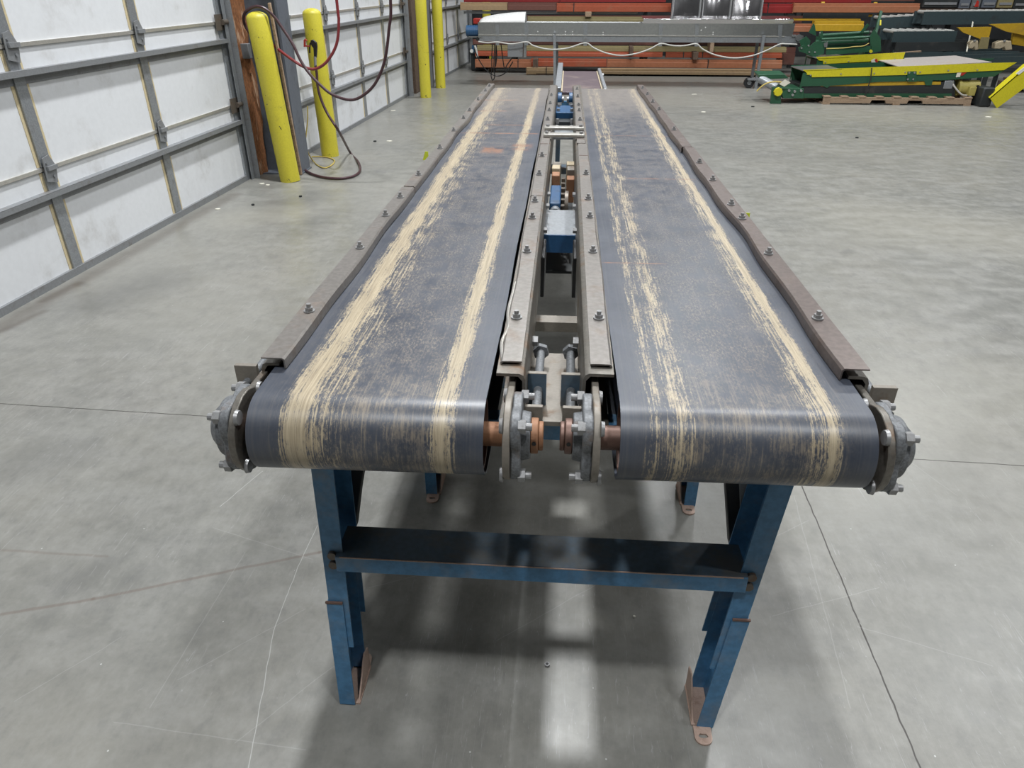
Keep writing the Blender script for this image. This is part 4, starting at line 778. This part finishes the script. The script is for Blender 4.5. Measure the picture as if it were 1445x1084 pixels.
def leg_s(u0, v0, u1, v1, y, mat='galv'):
    a = aty(u0, v0, y); b = aty(u1, v1, y); b.z = max(b.z, 0.0); return MB().bar(a, (b.x, y, b.z if v1 < 110 else 0.0), 0.045, 0.045, up=(0, 1, 0)).obj('leg', mat, sv)
leg_s(782.5, 49, 783, 118, YS - 0.06); leg_s(786, 60, 786, 112, YS + 0.5, 'galv_dark')
leg_s(1078, 50, 1067, 118, YS - 0.06); leg_s(1069, 60, 1060, 116, YS + 0.5, 'galv_dark')
MB().box(X(1053, 115), X(1072, 115), YS - 0.1, YS + 0.0, 0.13, 0.16).obj('axle_plate', 'galv_dark', sv)
w_ = MB().cyl((X(1056, 122), YS - 0.03, 0.085), (X(1056, 122) + 0.001, YS + 0.03, 0.085), 0.085, 28).obj('wheel', 'rubber', sv); MB().cyl((X(1056, 122), YS - 0.035, 0.085), (X(1056, 122), YS + 0.035, 0.085), 0.035, 20).obj('wheel_hub', 'galv', w_)
w_ = MB().cyl((X(1076, 120), YS + 0.2, 0.085), (X(1076, 120) + 0.001, YS + 0.26, 0.085), 0.085, 28).obj('wheel', 'rubber', sv)
MB().box(X(716), X(738), YS + 0.02, YS + 0.22, Z(82), Z(62)).obj('control_box', 'galv_dark', sv, bevel=0.006)
MB().box(X(739), X(743), YS + 0.0, YS + 0.1, Z(82), Z(60)).obj('box_bracket', 'stainless', sv)
cab = [(675, 60), (688, 61.5), (702, 60.5), (722, 63), (743, 60), (752, 65), (768, 69.5), (785, 70.5), (803, 68), (826, 61), (838, 68), (855, 75), (876, 78.5), (898, 75.5), (917, 69), (932, 61.5), (945, 63.5), (958, 64.5), (970, 63.5), (983, 61.5), (992, 69), (1010, 77), (1035, 81), (1060, 78), (1080, 71), (1100, 61.5), (1110, 61), (1125, 61.5)]
MB().tube([Vector((xb(u, v, YS - 0.09), YS - 0.09, zb(v, YS - 0.09))) for u, v in cab], 0.011, 8, 4).obj('cable_conduit', 'cable', sv)
MB().cyl((X(1128), YS - 0.05, Z(52)), (X(1128), YS - 0.02, Z(52)), 0.05, 24).obj('end_sprocket', 'stainless', sv); MB().box(X(1118), X(1134), YS - 0.03, YS, Z(51), Z(49)).obj('end_arm', 'stainless', sv)
at(sv, (1.0, YS, 0))
wires = [[(695, 63), (694, 80), (694, 100), (693, 108), (695, 115), (698, 110), (697, 95), (698, 64)], [(700, 63), (701, 80), (699, 96), (700, 64)], [(669, 70), (675, 84), (683, 97), (693, 106), (702, 109), (711, 106), (718, 98), (724, 88)], [(707, 64), (709, 80), (711, 95), (713, 98), (716, 92), (722, 84)]]
lbs = ['black wire hanging in a long narrow loop below the silver trough', 'short black wire loop beside the long one under the silver trough', 'black wire sagging from the blue motor to the grey control box', 'thin black wire hanging between the loops and the control box']
for k, (ws, lb) in enumerate(zip(wires, lbs)):
    y = YS - 0.02 + 0.04 * k; o = MB().tube([Vector((xb(u, v, y), y, zb(v, y))) for u, v in ws], 0.009, 6, 4).obj('hanging_wire', 'black', label=lb, category='wire', group='wires under the silver trough')
r = thing('pull_switch', 'small dark and silver switch hanging near the blue motor', 'switch')
MB().box(X(664), X(671), YS + 0.1, YS + 0.2, Z(76), Z(66)).obj('body', 'blue_motor', r, bevel=0.01); MB().cyl((X(664), YS + 0.08, Z(74)), (X(664), YS + 0.1, Z(74)), 0.03, 14).obj('dial', 'white_sheet', r); MB().tube([(X(669), YS + 0.08, Z(66)), (X(671), YS + .08, Z(74)), (X(672), YS + .08, Z(83))], 0.018, 8).obj('pull_handle', 'white_sheet', r)
at(r, (X(667), YS + .1, Z(70)))
r = thing('dark_crate', 'dark bin on the floor in the corner past the last door', 'bin'); MB().box(-1.95, -1.62, 15.6, 16.1, 0, 0.30).obj('body', 'frame_dark', r, bevel=0.02); MB().box(-1.97, -1.60, 15.58, 16.12, 0.30, 0.33).obj('rim', 'frame_dark', r, bevel=0.008); at(r, (-1.8, 15.8, 0))

# ---------------------------------------------------------------- green machines on the right
def gconv(label, Y, dp, u0, u1, vt0, vt1, vb, right_cut, bottomz, group='green and yellow conveyors'):
    g_ = thing('green_conveyor', label, 'conveyor', group); q = lambda u, v: (xb(u, v, Y), zb(v, Y))
    def P3(u, v, dy=0.0): x, z = q(u, v); return (x, Y + dy, z)
    return g_, P3
# front machine
g1, P1 = gconv('front green conveyor with yellow top rail, on the wooden pallet', 11.6, 0.55, 1133, 1440, 96, 84, 0, 0, 0.12)
dp = 0.62
MB().prism([P1(1133, 97), P1(1400, 85.5), P1(1436, 84.5), P1(1418, 95), P1(1300, 102), P1(1146, 107), P1(1146, 104), P1(1139, 103.5), P1(1139, 101)], (0, 0.012, 0)).obj('top_rail', 'green_y', g1)
MB().prism([P1(1134, 101, .014), P1(1300, 96, .014), P1(1432, 88, .014), P1(1405, 104, .014), P1(1330, 110, .014), P1(1318, 110, .014), P1(1316, 117, .014), P1(1308, 117, .014), P1(1306, 111, .014), P1(1240, 113, .014), P1(1172, 119, .014), P1(1168, 122, .014), P1(1162, 119, .014), P1(1133, 120, .014), P1(1128, 126, .014)], (0, 0.01, 0)).obj('side_panel', 'green', g1)
MB().prism([P1(1133, 97, dp), P1(1400, 85.5, dp), P1(1436, 84.5, dp), P1(1405, 104, dp), P1(1133, 120, dp)], (0, 0.012, 0)).obj('side_panel', 'green', g1)
MB().prism([P1(1130, 118, .03), P1(1350, 112, .03), P1(1350, 134, .03), P1(1130, 136, .03)], (0, 0.55, 0)).obj('belly_box', 'frame_dark', g1)
MB().prism([P1(1150, 112, .028), P1(1330, 112, .028), P1(1330, 116, .028), P1(1160, 120, .028)], (0, 0.01, 0)).obj('inner_stripe', 'gold_beam', g1)
MB().prism([P1(1128, 130, .02), P1(1345, 128, .02), P1(1345, 137, .02), P1(1128, 136, .02)], (0, 0.02, 0)).obj('lower_skirt', 'green', g1)
MB().prism([P1(1134, 99, .02), P1(1140, 98, .02), P1(1142, 98.5, dp), P1(1134, 99.6, dp)], (0, 0, 0.006)).obj('head_lip', 'stainless', g1)
m = MB(); a = Vector(P1(1134, 98, .0)); m.prism([a, a + Vector((-0.02, dp, 0.0)), a + Vector((-0.02, dp, -0.005)), a + Vector((0, 0, -0.005))], (0.55, 0, 0.02)); m.obj('head_plate', 'stainless', g1)
m = MB(); m.box(a.x, a.x + 0.01, 11.6 + dp - 0.02, 11.6 + dp, 0.2, a.z); m.obj('head_side', 'green', g1)
m = MB(); zt = P1(1275, 91)[2]; m.prism([(P1(1272, 91)[0], 11.63, zt - 0.02), (P1(1272, 91)[0], 11.6 + dp + 0.35, zt + 0.0), (P1(1395, 80)[0], 11.6 + dp + .35, zt + 0.06), (P1(1402, 85)[0], 11.63, zt + 0.055)], (0, 0, 0.01)); m.obj('belt', 'grey_top', g1)
for u, v in ((1144, 104), (1187, 102), (1234, 101), (1278, 99), (1299, 98.5), (1339, 96), (1380, 95)): MB().cyl(Vector(P1(u, v, -0.012)), Vector(P1(u, v, 0)), 0.010, 8).obj('rail_bolt', 'bolt', g1)
MB().prism([P1(1281, 98, -.006), P1(1294, 97.5, -.006), P1(1294, 112, -.006), P1(1281, 112, -.006)], (0, 0.008, 0)).obj('splice_plate', 'green', g1)
for u, v in ((1283.5, 99.5), (1291, 99.5), (1281.5, 108.5), (1289, 108.5)): MB().cyl(Vector(P1(u, v, -0.016)), Vector(P1(u, v, -.004)), 0.013, 8).obj('rail_bolt', 'bolt', g1)
MB().prism([P1(1352, 99, .006), P1(1358, 98.6, .006), P1(1356, 105, .006), P1(1350, 105.5, .006)], (0, 0.004, 0)).obj('sticker', 'paper', g1); MB().prism([P1(1358, 98.6, .006), P1(1366, 98.3, .006), P1(1360, 103, .006), P1(1357, 103, .006)], (0, 0.004, 0)).obj('sticker', 'red', g1)
b = MB().cyl(P1(1359, 121, .12), P1(1386, 121, .12), 0.105, 28).obj('motor', 'mustard', g1, bevel=0.01); MB().box(P1(1368, 121)[0], P1(1377, 121)[0], 11.55, 11.65, P1(1370, 130)[2], P1(1370, 118)[2]).obj('terminal_box', 'mustard', b, bevel=0.005); MB().cyl(P1(1355, 121, .12), P1(1359, 121, .12), 0.12, 28).obj('motor_flange', 'mustard', b)
MB().box(P1(1379, 121)[0], P1(1382, 121)[0], 11.60, 11.62, P1(1370, 124)[2], P1(1370, 116)[2]).obj('name_plate', 'black', b)
MB().box(P1(1333, 121)[0], P1(1346, 121)[0], 11.62, 11.8, P1(1340, 122)[2], P1(1340, 110)[2]).obj('junction_box', 'galv', g1, bevel=0.01)
MB().tube([P1(1346, 113, .04), P1(1351, 122, 0.0), P1(1358, 129, -.02), P1(1368, 130, .0)], 0.012, 8).obj('motor_lead', 'cable', g1)
# tail assembly on the floor at the left
m = MB(); m.prism([P1(1088, 120, -.1), P1(1100, 120, -.1), P1(1100, 143, -.1), P1(1085, 143, -.1)], (0, 0.05, 0)); m.obj('tail_bracket', 'green', g1, bevel=0.004)
MB().prism([P1(1100, 122, -.06), P1(1133, 122, -.06), P1(1133, 136, -.06), P1(1104, 136, -.06)], (0, 0.5, 0)).obj('tail_frame', 'green', g1, bevel=0.004)
k_ = MB(); k_.cyl(P1(1095, 126, -.16), P1(1095, 126, -.10), 0.062, 8); k_.obj('tail_knob', 'green_y', g1, smooth=False, bevel=0.006)
MB().cyl(P1(1076, 111, .15), P1(1096, 122, .0), 0.06, 20).obj('tail_pipe', 'galv', g1)
MB().prism([P1(1072, 105, .1), P1(1110, 104, .1), P1(1116, 110, .1), P1(1075, 112, .1)], (0, 0.3, 0.02)).obj('tail_cover', 'green', g1, bevel=0.006)
MB().tube([P1(1066, 126, -.1), P1(1073, 119, -.1), P1(1082, 114, -.1), P1(1095, 112.5, -.1), P1(1103, 114, -.1)], 0.010, 8).obj('yellow_lead', 'cord', g1)
MB().prism([P1(1097, 115.5, -.12), P1(1105, 109, -.12), P1(1113, 113, -.12), P1(1104, 119, -.12)], (0, 0.003, 0)).obj('tag', 'paper', g1)
for u, v in ((1112, 125), (1120, 126), (1129, 125), (1117, 131)): MB().cyl(Vector(P1(u, v, -0.085)), Vector(P1(u, v, -.06)), 0.018, 8).obj('tail_bolt', 'bolt', g1)
MB().tube([P1(1230, 93, -.02), P1(1228, 108, -.03), P1(1222, 128, -.02), P1(1213, 147, -.02)], 0.008, 6, 2).obj('strap', 'frame_dark', g1)
at(g1, (4.7, 11.8, 0.12))
ch = thing('yellow_chute', 'bright yellow slanted trough standing at the right end of the front green conveyor', 'chute')
m = MB(); A = Vector(P1(1386, 130, -.25)); Bq = Vector(P1(1438, 86, -.25)); Cq = Vector(P1(1475, 86, -.25)); Dq = Vector(P1(1396, 144, -.25)); m.prism([A, Bq, Cq, Dq], (0, 0.012, 0)); m.prism([A, Bq, Bq + Vector((0, 0.12, 0.01)), A + Vector((0, 0.12, 0.01))], (0.01, 0, -0.012)); m.obj('trough_side', 'green_y', ch)
MB().prism([Vector(P1(1421, 97, -.262)), Vector(P1(1436, 85.5, -.262)), Vector(P1(1443, 85.5, -.262)), Vector(P1(1425, 98.5, -.262))], (0, 0.008, 0)).obj('pale_corner', 'white_sheet', ch)  # pale strip along the upper corner
MB().box(P1(1374, 140)[0], P1(1390, 140)[0], 11.4, 11.7, 0.0, 0.26).obj('foot_block', 'frame_dark', ch, bevel=0.02)
at(ch, (6.2, 11.4, 0))
pl = thing('wooden_pallet', 'low wooden pallet under the front green conveyor', 'pallet')
x0, x1 = xb(1162, 142, 11.5), xb(1371, 142, 11.5); zt = 0.115
for y in (11.5, 11.85, 12.2):
    n1, n2 = x0 + (x1 - x0) * 0.32, x0 + (x1 - x0) * 0.57; d_ = (x1 - x0) * 0.11
    MB().prism([(x0, y, 0.02), (n1, y, 0.02), (n1 + .02, y, 0.065), (n1 + d_ - .02, y, 0.065), (n1 + d_, y, 0.02), (n2, y, 0.02), (n2 + .02, y, 0.065), (n2 + d_ - .02, y, 0.065), (n2 + d_, y, 0.02), (x1, y, 0.02), (x1, y, zt - 0.015), (x0, y, zt - 0.015)], (0, 0.04, 0)).obj('stringer', 'wood', pl)
for k in range(9): xx = x0 + (x1 - x0 - 0.1) * k / 8; MB().box(xx, xx + 0.1, 11.49, 12.25, zt - 0.015, zt).obj('deck_board', 'wood', pl)
for k in (0, 4, 8): xx = x0 + (x1 - x0 - 0.1) * k / 8; MB().box(xx, xx + 0.1, 11.49, 12.25, 0.0, 0.02).obj('bottom_board', 'wood', pl)
at(pl, ((x0 + x1) / 2, 11.85, 0))
# second machine behind
g2, P2 = gconv('rear green conveyor with yellow top rail, behind the front one', 12.45, 0.5, 1155, 1280, 79, 73, 0, 0, 0)
MB().prism([P2(1152, 79), P2(1278, 71.5), P2(1275, 81), P2(1270, 82), P2(1162, 88.5), P2(1162, 84), P2(1156, 83.5)], (0, 0.012, 0)).obj('top_rail', 'green_y', g2)
MB().prism([P2(1154, 83, .014), P2(1278, 78, .014), P2(1274, 92, .014), P2(1152, 97, .014)], (0, 0.01, 0)).obj('side_panel', 'green', g2)
a = Vector(P2(1154, 81)); MB().prism([a, a + Vector((-0.02, 0.55, 0.0)), a + Vector((-0.02, 0.55, -0.005)), a + Vector((0, 0, -0.005))], (0.5, 0, 0.02)).obj('head_plate', 'stainless', g2)
MB().box(a.x - .02, a.x - .01, 12.98, 13.0, a.z - .2, a.z).obj('head_side', 'green', g2); MB().box(a.x + .05, P2(1270, 90)[0], 12.5, 12.95, 0.30, a.z - 0.03).obj('belly_box', 'frame_dark', g2)
for x in (a.x + .2, P2(1260, 90)[0]): MB().box(x, x + .06, 12.55, 12.9, 0.0, 0.31).obj('leg', 'green', g2)
MB().prism([P2(1208, 87.5, .004), P2(1214, 87, .004), P2(1214, 93, .004), P2(1208, 93.5, .004)], (0, 0.004, 0)).obj('sticker', 'paper', g2); MB().prism([P2(1214, 87, .004), P2(1222, 86.6, .004), P2(1221, 92, .004), P2(1214, 93, .004)], (0, 0.004, 0)).obj('sticker', 'galv_dark', g2)
MB().prism([P2(1229, 83, -.02), P2(1234, 80, -.02), P2(1239, 88, -.02), P2(1235, 92, -.02), P2(1230, 87, -.02)], (0, 0.003, 0)).obj('tag', 'paper', g2); MB().prism([P2(1234, 82, -.024), P2(1237, 80, -.024), P2(1240, 88, -.024), P2(1238, 90, -.024)], (0, 0.003, 0)).obj('tag', 'red', g2)
MB().cyl(P2(1229, 70.5, -.02), P2(1230, 70.5, .03), 0.022, 12).obj('yellow_cap', 'green_y', g2)
for u, v in ((1165, 86), (1198, 84.5), (1263, 81)): MB().cyl(Vector(P2(u, v, -0.012)), Vector(P2(u, v, 0)), 0.009, 8).obj('rail_bolt', 'bolt', g2)
at(g2, (4.5, 12.7, 0))
# green roller frame on top of the rear machine
g3 = thing('green_roller_frame', 'dark green roller frame lying on the rear green conveyor', 'machine frame'); Q = lambda u, v, dy=0.0: (xb(u, v, 12.75), 12.75 + dy, zb(v, 12.75))
MB().prism([Q(1127, 66), Q(1135, 62), Q(1141, 66), Q(1150, 58), Q(1159, 56), Q(1164, 62), Q(1163, 74), Q(1150, 79), Q(1141, 75), Q(1128, 71)], (0, 0.02, 0)).obj('end_plate', 'green', g3)
MB().prism([Q(1136, 58, .3), Q(1146, 52, .3), Q(1152, 58, .3), Q(1150, 68, .3), Q(1138, 66, .3)], (0, 0.02, 0)).obj('end_plate', 'green', g3)
MB().prism([Q(1152, 47, .4), Q(1159, 34, .4), Q(1161, 37, .4), Q(1163, 52, .4)], (0, 0.02, 0)).obj('upright_lug', 'green', g3); MB().prism([Q(1161, 44, .1), Q(1164, 43, .1), Q(1165, 57, .1), Q(1159, 57, .1)], (0, 0.02, 0)).obj('upright_lug', 'green', g3)
MB().cyl(Q(1164, 51, .3), Q(1236, 46, .3), 0.028, 16).obj('roller', 'green', g3); MB().cyl(Q(1162, 55, .1), Q(1236, 51, .1), 0.020, 16).obj('roller', 'green', g3); MB().cyl(Q(1160, 61, .35), Q(1236, 58, .35), 0.04, 16).obj('roller', 'green', g3)
MB().prism([Q(1166, 66), Q(1230, 63), Q(1230, 71), Q(1166, 76)], (0, 0.015, 0)).obj('side_channel', 'green', g3)
MB().prism([Q(1163, 53, .42), Q(1232, 50, .42), Q(1232, 68, .42), Q(1163, 72, .42)], (0, 0.015, 0)).obj('side_channel', 'green', g3)
MB().prism([Q(1228, 50), Q(1234, 40), Q(1243, 52), Q(1244, 70), Q(1230, 73)], (0, 0.02, 0)).obj('end_plate', 'green', g3)
MB().bar(Q(1236, 52, .05), Q(1254, 16, .3), 0.04, 0.025, up=(0, 1, 0)).obj('lever_arm', 'green', g3); MB().bar(Q(1222, 46, .2), Q(1232, 34, .2), 0.04, 0.025, up=(0, 1, 0)).obj('lever_arm', 'green', g3)
MB().bar(Q(1246, 35, .1), Q(1248, 28, .15), 0.018, 0.018, up=(0, 1, 0)).obj('handle', 'green_y', g3)
MB().tube([Q(1166, 67, -.01), Q(1190, 66, -.02), Q(1205, 64, -.02), Q(1218, 63, -.02), Q(1226, 59, -.02)], 0.007, 6).obj('hose', 'cord', g3)
MB().prism([Q(1162, 60, -.02), Q(1168, 57, -.02), Q(1167, 65, -.02), Q(1163, 65, -.02)], (0, 0.01, 0)).obj('sensor', 'stainless', g3)
for u, v in ((1131, 66.5), (1141, 63), (1150, 72), (1142, 72), (1157, 45), (1229, 43)): MB().cyl(Vector(Q(u, v, -0.02)), Vector(Q(u, v, 0)), 0.012, 8).obj('frame_bolt', 'bolt', g3)
for x in (Q(1150, 60)[0], Q(1225, 60)[0]): MB().box(x, x + 0.05, 12.78, 13.1, 0.50, 0.66).obj('foot', 'green', g3)
at(g3, (4.3, 12.9, 0.6))
# dark green conveyor sections stacked at the right
def drail(u0, v0, u1, v1, hpx, Y, dp, label, mat='green_dark', rollers=True, legs=True):
    r = thing('roller_conveyor_section', label, 'conveyor section', 'dark green roller conveyor sections')
    a = Vector((xb(u0, v0, Y), Y, zb(v0, Y))); b = Vector((xb(u1, v1, Y), Y, zb(v1, Y))); hh = hpx / 85.0
    for dy in (0, dp): MB().prism([a + Vector((0, dy, 0)), b + Vector((0, dy, 0)), b + Vector((0, dy, -hh)), a + Vector((0, dy, -hh))], (0, 0.03, 0)).obj('side_frame', mat, r)
    if rollers:
        n = max(int((b.x - a.x) / 0.12), 2)
        for k in range(n):
            p = a.lerp(b, (k + 0.5) / n) + Vector((0, 0.03, -0.01)); MB().cyl(p, p + Vector((0, dp - 0.03, 0)), 0.028, 12).obj('roller', 'stripe', r)
    if legs:
        for f in (0.12, 0.85):
            p = a.lerp(b, f)
            for dy in (0.0, dp): MB().box(p.x, p.x + .06, p.y + dy, p.y + dy + .04, 0, p.z - hh).obj('leg', 'frame_dark', r)
    at(r, (a + b) / 2); return r
drail(1305, 15.5, 1500, 13.5, 17, 14.3, 0.38, 'topmost long dark green section with a row of pale rollers at the right', legs=False)
drail(1243, 24, 1310, 20.5, 15, 14.75, 0.45, 'short dark green section ending beside the salmon beam')
drail(1262, 43, 1352, 42, 14, 14.0, 0.6, 'dark section below the long top one, behind the green frame')
drail(1266, 58, 1365, 56.5, 12, 13.8, 0.5, 'low black section beneath the other dark ones', 'frame_dark', False)
drail(1278, 72, 1440, 69, 8, 13.5, 0.5, 'lowest dark section just over the pale belt', 'green_dark', False)
drail(1345, 54, 1382, 53, 7, 14.1, 0.4, 'short dark section end under the long top section', 'frame_dark', False)
drail(1385, 78, 1500, 74, 10, 12.7, 0.5, 'dark section at the right edge behind the yellow chute', 'green_dark', False)
Yq = 13.6; q = lambda u, v, dy=0.0: (xb(u, v, Yq), Yq + dy, zb(v, Yq))
r = thing('yellow_support', 'yellow angled support under the long dark green section', 'machine part'); MB().prism([q(1352, 37), q(1400, 36), q(1396, 52), q(1385, 53), q(1372, 48), q(1360, 44)], (0, 0.05, 0)).obj('bracket', 'gold_beam', r); MB().prism([q(1385, 50, -.01), q(1397, 50, -.01), q(1394, 66, -.01), q(1381, 66, -.01)], (0, 0.05, 0)).obj('post', 'olive_beam', r); at(r, q(1385, 66))
r = thing('yellow_boom', 'large golden yellow boom at the right edge, above the cream castings', 'machine part'); MB().prism([q(1398, 32.5), q(1470, 30, 0), q(1470, 55, 0), q(1445, 47), q(1420, 42)], (0, 0.06, 0)).obj('boom', 'gold_beam', r); MB().prism([q(1434, 45, .07), q(1470, 47, .07), q(1470, 66, .07), q(1432, 60, .07)], (0, 0.05, 0)).obj('boom_root', 'gold_beam', r); at(r, q(1440, 60))
for u0, lb in ((1369, 'cream coloured clamp casting left of the larger one'), (1405, 'larger cream coloured casting at the right edge')):
    r = thing('cream_casting', lb, 'casting', 'cream castings'); k = 1.0 if u0 == 1369 else 1.9
    MB().prism([q(u0, 66), q(u0 + 1, 58), q(u0 + 5 * k, 55), q(u0 + 12 * k, 55), q(u0 + 13 * k, 67), q(u0 + 8 * k, 68), q(u0 + 7 * k, 63), q(u0 + 4 * k, 66)], (0, 0.12, 0)).obj('body', 'cream_cast', r, bevel=0.008); MB().cyl(q(u0 + 7 * k, 54), q(u0 + 7 * k, 56), 0.02, 10).obj('bolt', 'bolt', r); at(r, q(u0 + 6, 67))
r = thing('cable_tie', 'white upright strap tied to the long dark green section', 'strap'); MB().bar(aty(1364, 73, 13.49), aty(1373, 31, 14.29), 0.022, 0.008, up=(0, 1, 0)).obj('strap', 'paper', r); at(r, aty(1364, 73, 13.49))
m = MB(); m.bar(q(1262, 73), q(1300, 70), 0.05, 0.02); o = m.obj('plank', 'wood', label='pale plank behind the yellow rail of the rear green conveyor', category='plank')
r = thing('stacked_timber', 'wooden dunnage block on the floor behind the yellow chute', 'timber block'); MB().box(xb(1420, 122, 13.0), xb(1432, 122, 13.0), 13.0, 13.3, 0, 0.16).obj('block', 'wood_dark', r, bevel=0.01); MB().box(xb(1430, 118, 13.0), 8.6, 12.95, 13.35, 0.16, 0.2).obj('board', 'wood_dark', r, bevel=0.005); at(r, (7.3, 13.1, 0))
# clutter on the dark rack, top right
for u0, u1, v0, v1, mat, lb in ((1302, 1352, -6, 10, 'frame_dark', 'black machine housing at the top right, left of the white sign panel'), (1354, 1369.5, -6, 11, 'column', 'dark grey panel left of the pale panel at the top right'), (1371, 1384, -6, 11, 'stainless', 'pale grey panel with a red mark at the top right'), (1386, 1406, -6, 10, 'column', 'slate box right of the pale panel at the top right'), (1408, 1430, -6, 10, 'olive_beam', 'dark olive box near the top right corner'), (1431, 1480, -6, 11, 'frame_dark', 'black box in the top right corner')):
    Yc = 15.6; x0, x1 = xb(u0, 5, Yc), xb(u1, 5, Yc); z0 = zb(v1, Yc); r = thing('equipment_box', lb, 'equipment', 'equipment on the rack at the top right'); MB().box(x0, x1, Yc, Yc + 0.4, z0, z0 + 0.42).obj('housing', mat, r, bevel=0.01)
    MB().box(x0 + .03, x1 - .03, Yc - 0.012, Yc, z0 + 0.05, z0 + 0.09).obj('front_strip', 'galv_dark', r)
    if u0 == 1371: xm = (x0 + x1) / 2 + .01; MB().prism([(xm - .035, Yc - .014, z0 + .03), (xm + .04, Yc - .014, z0 + .03), (xm + .025, Yc - .014, z0 + .12), (xm - .01, Yc - .014, z0 + .14)], (0, .01, 0)).obj('red_mark', 'red', r)
    at(r, ((x0 + x1) / 2, Yc, z0))
o = MB().box(5.6, 10.0, 15.4, 16.2, 1.09, 1.13).obj('rack_shelf', 'wood_dark', label='dark shelf board carrying the equipment at the top right', category='shelf')
for u, v, lb in ((1233, 20, 'small yellow clip right of the golden beam, the left one'), (1246, 19, 'small yellow clip right of the golden beam, the right one'), (1165, 2.5, 'small yellow clip on the left part of the salmon beam'), (1240, 3, 'small yellow clip on the right part of the salmon beam')):
    x = xb(u, v, 15.3); z = zb(v + 1.5, 15.3); o = MB().cyl((x - .03, 15.45, z), (x + .03, 15.45, z), 0.022, 8).obj('yellow_clip', 'gold_beam', label=lb, category='clip', group='yellow clips on the beams')

# ---------------------------------------------------------------- bits on the floor
nut = thing('hex_nut', 'small steel nut on the floor between the front legs', 'nut'); p = atz(772, 938, 0.003)
MB().cyl((p.x, p.y, 0), (p.x, p.y, 0.006), 0.0075, 6).obj('body', 'bolt', nut, smooth=False); MB().cyl((p.x, p.y, 0.006), (p.x, p.y, 0.0065), 0.004, 10).obj('thread_hole', 'black', nut); at(nut, (p.x, p.y, 0))
for u, v, lb in ((555, 156, 'white paper scrap on the floor before the second white door'), (549, 199, 'tiny white scrap on the floor left of the grey belt'), (980, 133, 'white scrap on the floor beyond the right belt, farther one'), (993, 158, 'white scrap on the floor beyond the right belt, nearer one'), (307, 295, 'white scrap on the floor at the foot of the first door'), (369, 259, 'shiny foil scrap at the corner of the first door'), (378, 261, 'shiny foil scrap beside the nearest bollard foot'), (1395, 165, 'tiny white scrap on the floor before the yellow chute'), (895, 870, 'tiny white scrap on the floor beside the shadow of the right belt')):
    p = atz(u, v, 0.002); s = 0.003 + 0.0042 * p.y if v < 800 else 0.005; rnd = random.Random(u)
    if v < 800: s = min(s, 0.05)
    MB().prism([(p.x + s * math.cos(a) * rnd.uniform(.6, 1.1), p.y + s * math.sin(a) * rnd.uniform(.5, .9), 0) for a in (0, 1.2, 2.4, 3.6, 5)], (0, 0, 0.004)).obj('paper_scrap', 'paper', label=lb, category='scrap', group='scraps on the floor')
for u, v, lb in ((357, 290, 'dark pebble on the floor by the first door'), (424, 278, 'dark pebble on the floor left of the belts'), (529, 200, 'dark pebble beside the tiny white scrap'), (1062, 151, 'dark pebble on the floor in front of the green machine'), (1209, 195, 'dark pebble on the open floor to the right')):
    p = atz(u, v); s = 0.0022 * p.y; MB().prism([(p.x + s * math.cos(a), p.y + s * math.sin(a), 0) for a in (0, 1.1, 2.3, 3.4, 4.9)], (0.002, 0, 0.012)).obj('pebble', 'frame_dark', label=lb, category='pebble', group='pebbles on the floor')
